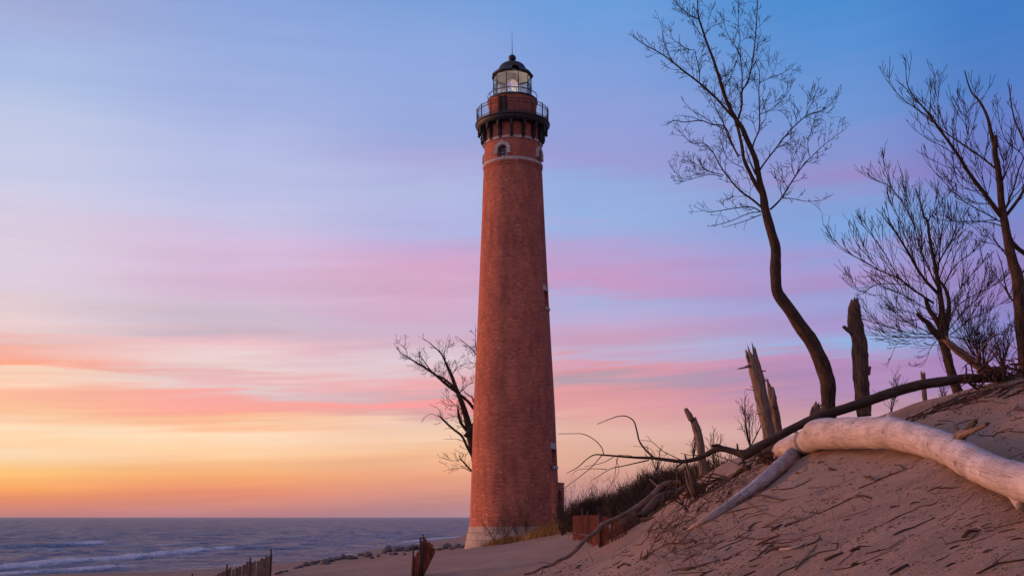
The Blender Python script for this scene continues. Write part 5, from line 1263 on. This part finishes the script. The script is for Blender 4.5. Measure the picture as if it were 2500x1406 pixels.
for x0,y0,x1,y1,r_ in ((408,490,400,1160,.02),(608,180,600,1160,.014),(540,250,570,1160,.014),(568,250,590,1160,.014)):
    a = P(*F7(x0,y0), Y-.15); b = P(*F7(x1,y1), Y-.15); MB().tube([b, b.lerp(a,.5), a], [r_]*3, 7).build('post', MT['post'], t)
# orange snow fence at the foot of the dune
def F6(x, y): return 1350+x/5.717, 1160+y/5.717
oc = [(288,572,895),(380,566,905),(480,560,940),(560,565,985),(650,572,1008),(740,590,985),(830,620,940),(930,690,900),(1020,760,850)]
tb = [];
for x, y0, y1 in oc:
    g = hit(*F6(x, y1)); a = P(*F6(x, y0), g.y); tb.append((a, g-Vector((0,0,.1))))
fence('snow_fence', 'orange-red slatted snow fence at the foot of the dune behind the slanting limb', [a for a, b in tb], [b for a, b in tb],
      [(lambda g, a: (g, a))(hit(*F6(x1, y1))-Vector((0,.08,.1)), P(*F6(x0, y0), hit(*F6(x1, y1)).y-.08)) for x0, y0, x1, y1 in ((285,575,285,890),(412,450,415,900),(484,500,488,950),(650,535,656,1010))], .088, .042, MT['slatr'], 12, .03)
# grey rail fence behind it
t = thing('rail_fence', 'low grey wooden rail fence with boards behind the orange snow fence', 'fence', P(1450, 1290, 50)); place(t)
def F6P(x, y, Y): return P(*F6(x, y), Y)
for x, y0 in ((385,450),(440,420),(590,520),(745,400),(820,480),(1090,440)):
    a = F6P(x, y0, 50); b = Vector((a.x, a.y, min(tz(a.x, a.y), a.z-1)-.2)); MB().bar(b, a, .15 if y0 < 460 else .12, .12).build('post', MT['board'], t, False)
for y0, x0, x1 in ((478,500,1190),(545,500,1000)):
    MB().bar(F6P(x0, y0, 49.9), F6P(x1, y0-6, 49.9), .05, .22).build('rail', MT['board'], t, False) if 0 else MB().tube([F6P(x0, y0, 49.88), F6P((x0+x1)/2, y0-3, 49.88), F6P(x1, y0-6, 49.88)], [.12]*3, 6, flat=.4).build('rail', MT['board'], t, False)
m = MB()
for x in range(520, 1010, 34):
    a = F6P(x, 500+random.Random(x).uniform(-14, 14), 50.1); m.bar(Vector((a.x, a.y, a.z-1.3)), a, .11, .03)
m.build('pickets', MT['board'], t, False)

# ------------------------------------------------------------------ rocks on the shore
import bmesh
def rock_mesh(seed):
    bm = bmesh.new(); bmesh.ops.create_icosphere(bm, subdivisions=3, radius=1); sd_ = Vector((seed*3.1, seed*7.7, seed))
    for v in bm.verts:
        d = v.co.normalized(); k = 1+.35*noise.noise(d*1.1+sd_)+.16*noise.noise(d*2.6+sd_)+.07*noise.noise(d*6+sd_)
        v.co = d*k
        for j in range(5):       # knock flat facets
            nrm = Vector((noise.noise(sd_+Vector((j,0,0))*3.3), noise.noise(sd_+Vector((0,j,0))*4.1), noise.noise(sd_+Vector((0,0,j))*2.7))).normalized()
            e = v.co.dot(nrm)-.78
            if e > 0: v.co -= nrm*e*.85
    me = bpy.data.meshes.new('rock'); bm.to_mesh(me); bm.free(); me.polygons.foreach_set('use_smooth', [True]*len(me.polygons)); me.set_sharp_from_angle(angle=R(38)); me.materials.append(MT['rock']); return me
RM = [rock_mesh(i) for i in range(7)]; ROCKS = []
for i, (x, y, w) in enumerate(((935,592,26),(978,582,34),(1030,566,40),(1085,553,44),(1132,540,40),(1190,552,56),(1236,530,44),(1288,518,46),(1345,508,56),(1415,508,50),(1452,505,34),(1400,492,30),(1560,488,58),(1600,500,28),(1655,486,26),(1700,460,40),(1735,445,62),(1745,412,34),(1812,440,66),(1862,432,44),(1800,470,34),(1770,470,30),(1940,428,62),(1992,420,44),(1905,440,30),(2185,432,34),(2250,420,70),(2292,425,34),(2352,408,54),(2392,412,42),(2215,425,36),(1500,480,36),(1530,470,30),(1885,470,24))):
    px, py = F4(x, y); g = hit(px, min(py+2, 1404)); s_ = .72*w/3.571*zc(g)/FP
    o = bpy.data.objects.new('shore_rock', RM[i % 7]); COL.objects.link(o); o.location = (g.x, g.y, tz(g.x, g.y)+s_*.28); rr_ = random.Random(i)
    o.scale = (s_*1.15, s_*rr_.uniform(.9,1.4), s_*rr_.uniform(.62,.85)); o.rotation_euler = (rr_.uniform(-.3,.3), rr_.uniform(-.3,.3), rr_.uniform(0,6.28))
    lb = {12: 'angular brown-topped rock standing alone at the water line', 26: 'largest rounded rock just left of the lighthouse base', 0: 'leftmost rock at the end of the low shore rock line', 17: 'upright grey rock rising above its neighbours in the shallows'}.get(i)
    ROCKS.append((px, o)); tag(o, lb, 'rock')
ORD = 'first second third fourth fifth sixth seventh eighth ninth tenth eleventh twelfth thirteenth fourteenth fifteenth sixteenth seventeenth'.split()
ROCKS.sort(key=lambda t: t[0]); nR = len(ROCKS)
for i, (px, o) in enumerate(ROCKS):
    if 'label' not in o: o['label'] = ('grey boulder on the shore, %s from the snow fence end of the rock line' % ORD[i]) if i < nR//2 else ('grey-purple boulder at the lake edge, %s from the lighthouse end of the rock line' % ORD[nR-1-i])
    o['group'] = 'rocks along the water line'
def beach_stick(pxs, w, label, mat='log'):
    pts = [hit(*p) for p in pxs]; 
    for p in pts: p.z = tz(p.x, p.y)+w*zc(p)/FP*.4
    p, r = catmull(pts, [w*.5*zc(q)/FP for q in pts], 3); tag(MB().tube(p, r, 8, .2, 3).build('driftwood_stick', MT[mat], None, True, origin=p[0]), label, 'stick')
beach_stick([F4(760,652), F4(800,634), F4(865,624)], 4.5, 'dark curved driftwood stick on the wet beach right of the snow fence')
beach_stick([(1147,1332),(1153,1326),(1160,1323)], 4, 'short brown plank end in the sand at the lighthouse base', 'stick')
beach_stick([(1166,1334),(1171,1327)], 4, 'small brown stub in the sand right of the plank end by the plinth', 'stick')
beach_stick([(1225,1384),(1250,1379),(1300,1378),(1345,1372)], 2.2, 'thin dark twig lying on the smooth sand below the lighthouse', 'stick')

# ------------------------------------------------------------------ grass and brush
def grass(name, label, pts, h, mat, seed, per=26, wd=.012, kind='stuff', cat='grass', lean=0, sp=.25):
    rg = random.Random(seed); m = MB()
    for (x, y, z, hs) in pts:
        for k in range(per):
            bx, by = x+rg.gauss(0, sp), y+rg.gauss(0, sp); bz = tz(bx, by)-.03 if z is None else z
            a = rg.uniform(0, 6.28); l = rg.uniform(.15, .75); H = h*hs*rg.uniform(.5, 1.1); d = Vector((math.cos(a)*l+lean, math.sin(a)*l, 1)).normalized()
            p0 = Vector((bx, by, bz)); p1 = p0+d*H*.55; d2 = (d+Vector((math.cos(a), math.sin(a), 0))*rg.uniform(.2,.9)+Vector((lean*.5, 0, -.15))).normalized(); p2 = p1+d2*H*.5
            s_ = Vector((math.sin(a+1.2), math.cos(a+1.2), 0))*wd
            m.add([p0-s_, p0+s_, p1-s_*.8, p1+s_*.8, p2], [(0,1,3,2),(2,3,4)])
    o = m.build(name, MT[mat], None, False, origin=(pts[0][0], pts[0][1], tz(pts[0][0], pts[0][1]))); return tag(o, label, cat, None, kind)
rgg = random.Random(17)
# mound of dry grass right of the lighthouse
pts = []
while len(pts) < 420:
    x = rgg.uniform(1.1, 4.3); y = 61.2-rgg.uniform(0, 4.5)-(x-1.1)*.5
    pts.append((x, y, None, rgg.uniform(.6, 1.1)))
grass('beach_grass', 'dull ochre beach grass on the sand bank right of the lighthouse', pts, .75, 'grass', 1, 24, .012, lean=.45, sp=.35)
pts = []
while len(pts) < 60:
    t_ = rgg.random(); pts.append((-1.35+1.6*t_, 60.6+rgg.uniform(-.5,.5), None, rgg.uniform(.6, 1.2)))
grass('grass_tuft', 'bright orange-tan grass tuft in front of the lighthouse plinth', pts, .62, 'grass', 2, 34, .014, None, 'grass tuft', sp=.25)
# grass on the skyline behind the posts
pts = []
for k in range(420):
    x = rgg.uniform(3.2, 8.2); y = rgg.uniform(22, 34); 
    pts.append((x, y, None, rgg.uniform(.5, 1.1)))
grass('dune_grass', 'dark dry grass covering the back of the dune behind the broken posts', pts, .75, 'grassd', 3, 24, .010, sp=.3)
def thicket(name, label, n, ybox, sky, seed, mat='brush', kind='stuff', cat='brush', px0=1374, px1=1800, rr=.012, kids=(5, 9), clump=.0):
    rg = random.Random(seed); m = MB()
    for i in range(n):
        px = rg.uniform(px0, px1); Y = rg.uniform(*ybox); top = float(np.interp(px, [a for a, b in sky], [b for a, b in sky]))
        base = P(px, 1262, Y); z0 = tz(base.x, Y); b = Vector((base.x, Y, z0)); ht = max(.5, P(px, top, Y).z-z0)*rg.uniform(.4, 1.0)*(1+clump*noise.noise(Vector((px/22, Y/9, seed))))
        lean = rg.gauss(0, .34); q = b.copy(); d = Vector((lean, rg.gauss(0,.2), 1)).normalized(); pts = [q.copy()]; k = 5
        for j in range(k): d = (d+Vector((rg.gauss(0,.14), rg.gauss(0,.14), .08))).normalized(); q = q+d*ht/k; pts.append(q.copy())
        r0 = rr*rg.uniform(.6, 1.4); m.tube(pts, [r0*(1-.15*j) for j in range(k+1)], 3, cap=(False, False))
        for c in range(rg.randint(*kids)):
            j = rg.randint(1, k); f = rg.random(); s0 = pts[j-1].lerp(pts[j], f); dd = Vector((rg.gauss(0,.7), rg.gauss(0,.7), rg.uniform(.3, 1.3))).normalized(); ln = ht*rg.uniform(.10, .32)
            m.tube([s0, s0+dd*ln*.5, s0+(dd+Vector((0,0,.25))).normalized()*ln], [r0*.6, r0*.5, r0*.35], 3, cap=(False, False))
    o = m.build(name, MT[mat], None, False, origin=(5, ybox[0], 3)); return tag(o, label, cat, None, kind)
skyL = [(1372,1188),(1400,1196),(1430,1182),(1470,1176),(1500,1196),(1530,1204)]
skyM = [(1490,1200),(1530,1182),(1560,1160),(1600,1150),(1640,1142),(1690,1136),(1740,1130),(1800,1128)]
thicket('bare_thicket', 'thin bare stems of brush right of the lighthouse door', 230, (54, 62), skyL, 4, px0=1372, px1=1530, rr=.009, kids=(7,12), clump=.5)
thicket('bare_thicket', 'lower dark undergrowth between the lighthouse and the rail fence', 420, (52, 60), [(1372,1232),(1430,1222),(1500,1215),(1560,1200)], 5, px0=1368, px1=1580, rr=.016, kids=(10,14), clump=.4)
thicket('dark_brush', 'dense dark brush mounded on the rise behind the driftwood logs', 1000, (41, 50), skyM, 6, px0=1510, px1=1800, rr=.009, kids=(10,15), clump=.45)
thicket('dark_brush', 'darkest low brush directly behind the thick grey log', 700, (33, 40), [(1480,1225),(1540,1195),(1600,1172),(1700,1150),(1800,1140)], 8, px0=1520, px1=1800, rr=.012, kids=(12,16), clump=.3)
def bush(label, px, top, Y, rx, rz, n, seed, mat='brush'):
    rg = random.Random(seed); c = P(px, top, Y); g = tz(c.x, Y); h = max(.6, c.z-g); cz = g+h*.35; m = MB(); t = thing('dark_shrub', label, 'shrub', (c.x, Y, g), 'rounded dark shrubs behind the driftwood'); place(t)
    for i in range(14):
        a = rg.uniform(0, 6.28); e = Vector((c.x+math.cos(a)*rx*.6, Y+math.sin(a)*rx*.5, g+h*rg.uniform(.5,.85))); m.tube([(c.x, Y, g-.1), Vector((c.x, Y, g)).lerp(e, .5), e], [.03, .02, .01], 5)
    m.build('stems', MT[mat], t); m = MB()
    for i in range(n):
        while True:
            u = Vector((rg.uniform(-1,1), rg.uniform(-1,1), rg.uniform(-.5,1)))
            if u.length < 1: break
        k = 1+.28*noise.noise(Vector((u.x*2.3+seed, u.y*2.3, u.z*2.3)))
        p = Vector((c.x+u.x*rx*k, Y+u.y*rx*k, cz+u.z*h*.65*k)); d = (u*.8+Vector((rg.gauss(0,.5), rg.gauss(0,.5), .45+rg.gauss(0,.3)))).normalized(); l_ = rg.uniform(.12,.38)
        q = p+d*l_; s_ = d.cross(Vector((rg.gauss(0,1), rg.gauss(0,1), rg.gauss(0,1)))).normalized()*rg.uniform(.006,.014)
        m.add([p-s_, p+s_, q+s_*.4, q-s_*.4], [(0,1,2,3)])
        if rg.random() < .6: e = q+(d+Vector((rg.gauss(0,.5), rg.gauss(0,.5), .3))).normalized()*l_*.6; m.add([q-s_*.5, q+s_*.5, e], [(0,1,2)])
    m.build('foliage', MT[mat], t, False)
for i, (lb, px, top, Y, rx, n) in enumerate((('round dark shrub standing highest left of the leaning broken post', 1612, 1152, 39, 1.0, 6000), ('round dark shrub at the left end of the brush mound', 1545, 1188, 40, .95, 5000),
        ('dark shrub filling the middle of the brush mound', 1580, 1166, 42, 1.0, 6000), ('dark shrub behind the thick grey log', 1650, 1150, 37, .95, 5000), ('low dark shrub beside the forked upright branch', 1690, 1146, 34, .85, 4500),
        ('low dark shrub right behind the leaning broken post', 1745, 1136, 33, .8, 4500), ('squat dark shrub just above the grey rail fence', 1510, 1216, 44, .9, 4000), ('dark shrub left of the rail fence near the lighthouse door', 1432, 1226, 50, .9, 3500), ('dark shrub behind the rail fence posts', 1474, 1214, 50, 1.0, 4000))):
    bush(lb, px, top, Y, rx, 1, n, 60+i)
# bare shrubs at the foot of the tower
for i, (lb, px, py, h, n) in enumerate((('leftmost thin bare shrub in front of the lighthouse plinth', 1206, 1318, 55, 5), ('bare shrub growing out of the orange grass tuft by the plinth', 1236, 1320, 70, 6),
        ('small bare shrub with a dark forked stem before the middle of the plinth', 1262, 1305, 100, 6), ('tall wispy shrub against the red brick right of centre', 1284, 1300, 115, 8))):
    T = shrub_plant(px, py, 60.3, h, n, 80+i, 0, spread=.5, w=1.6); base = T.limbs[0][0][0]; t = thing('bare_shrub', lb, 'shrub', base, 'bare shrubs at the foot of the lighthouse'); place(t)
    m = T.wood(MB(), 0); T.twigs(m, length=.75, gap=.22, r0=.012, depth=1, minr=.007); m.build('stems', MT['limb'], t, False)
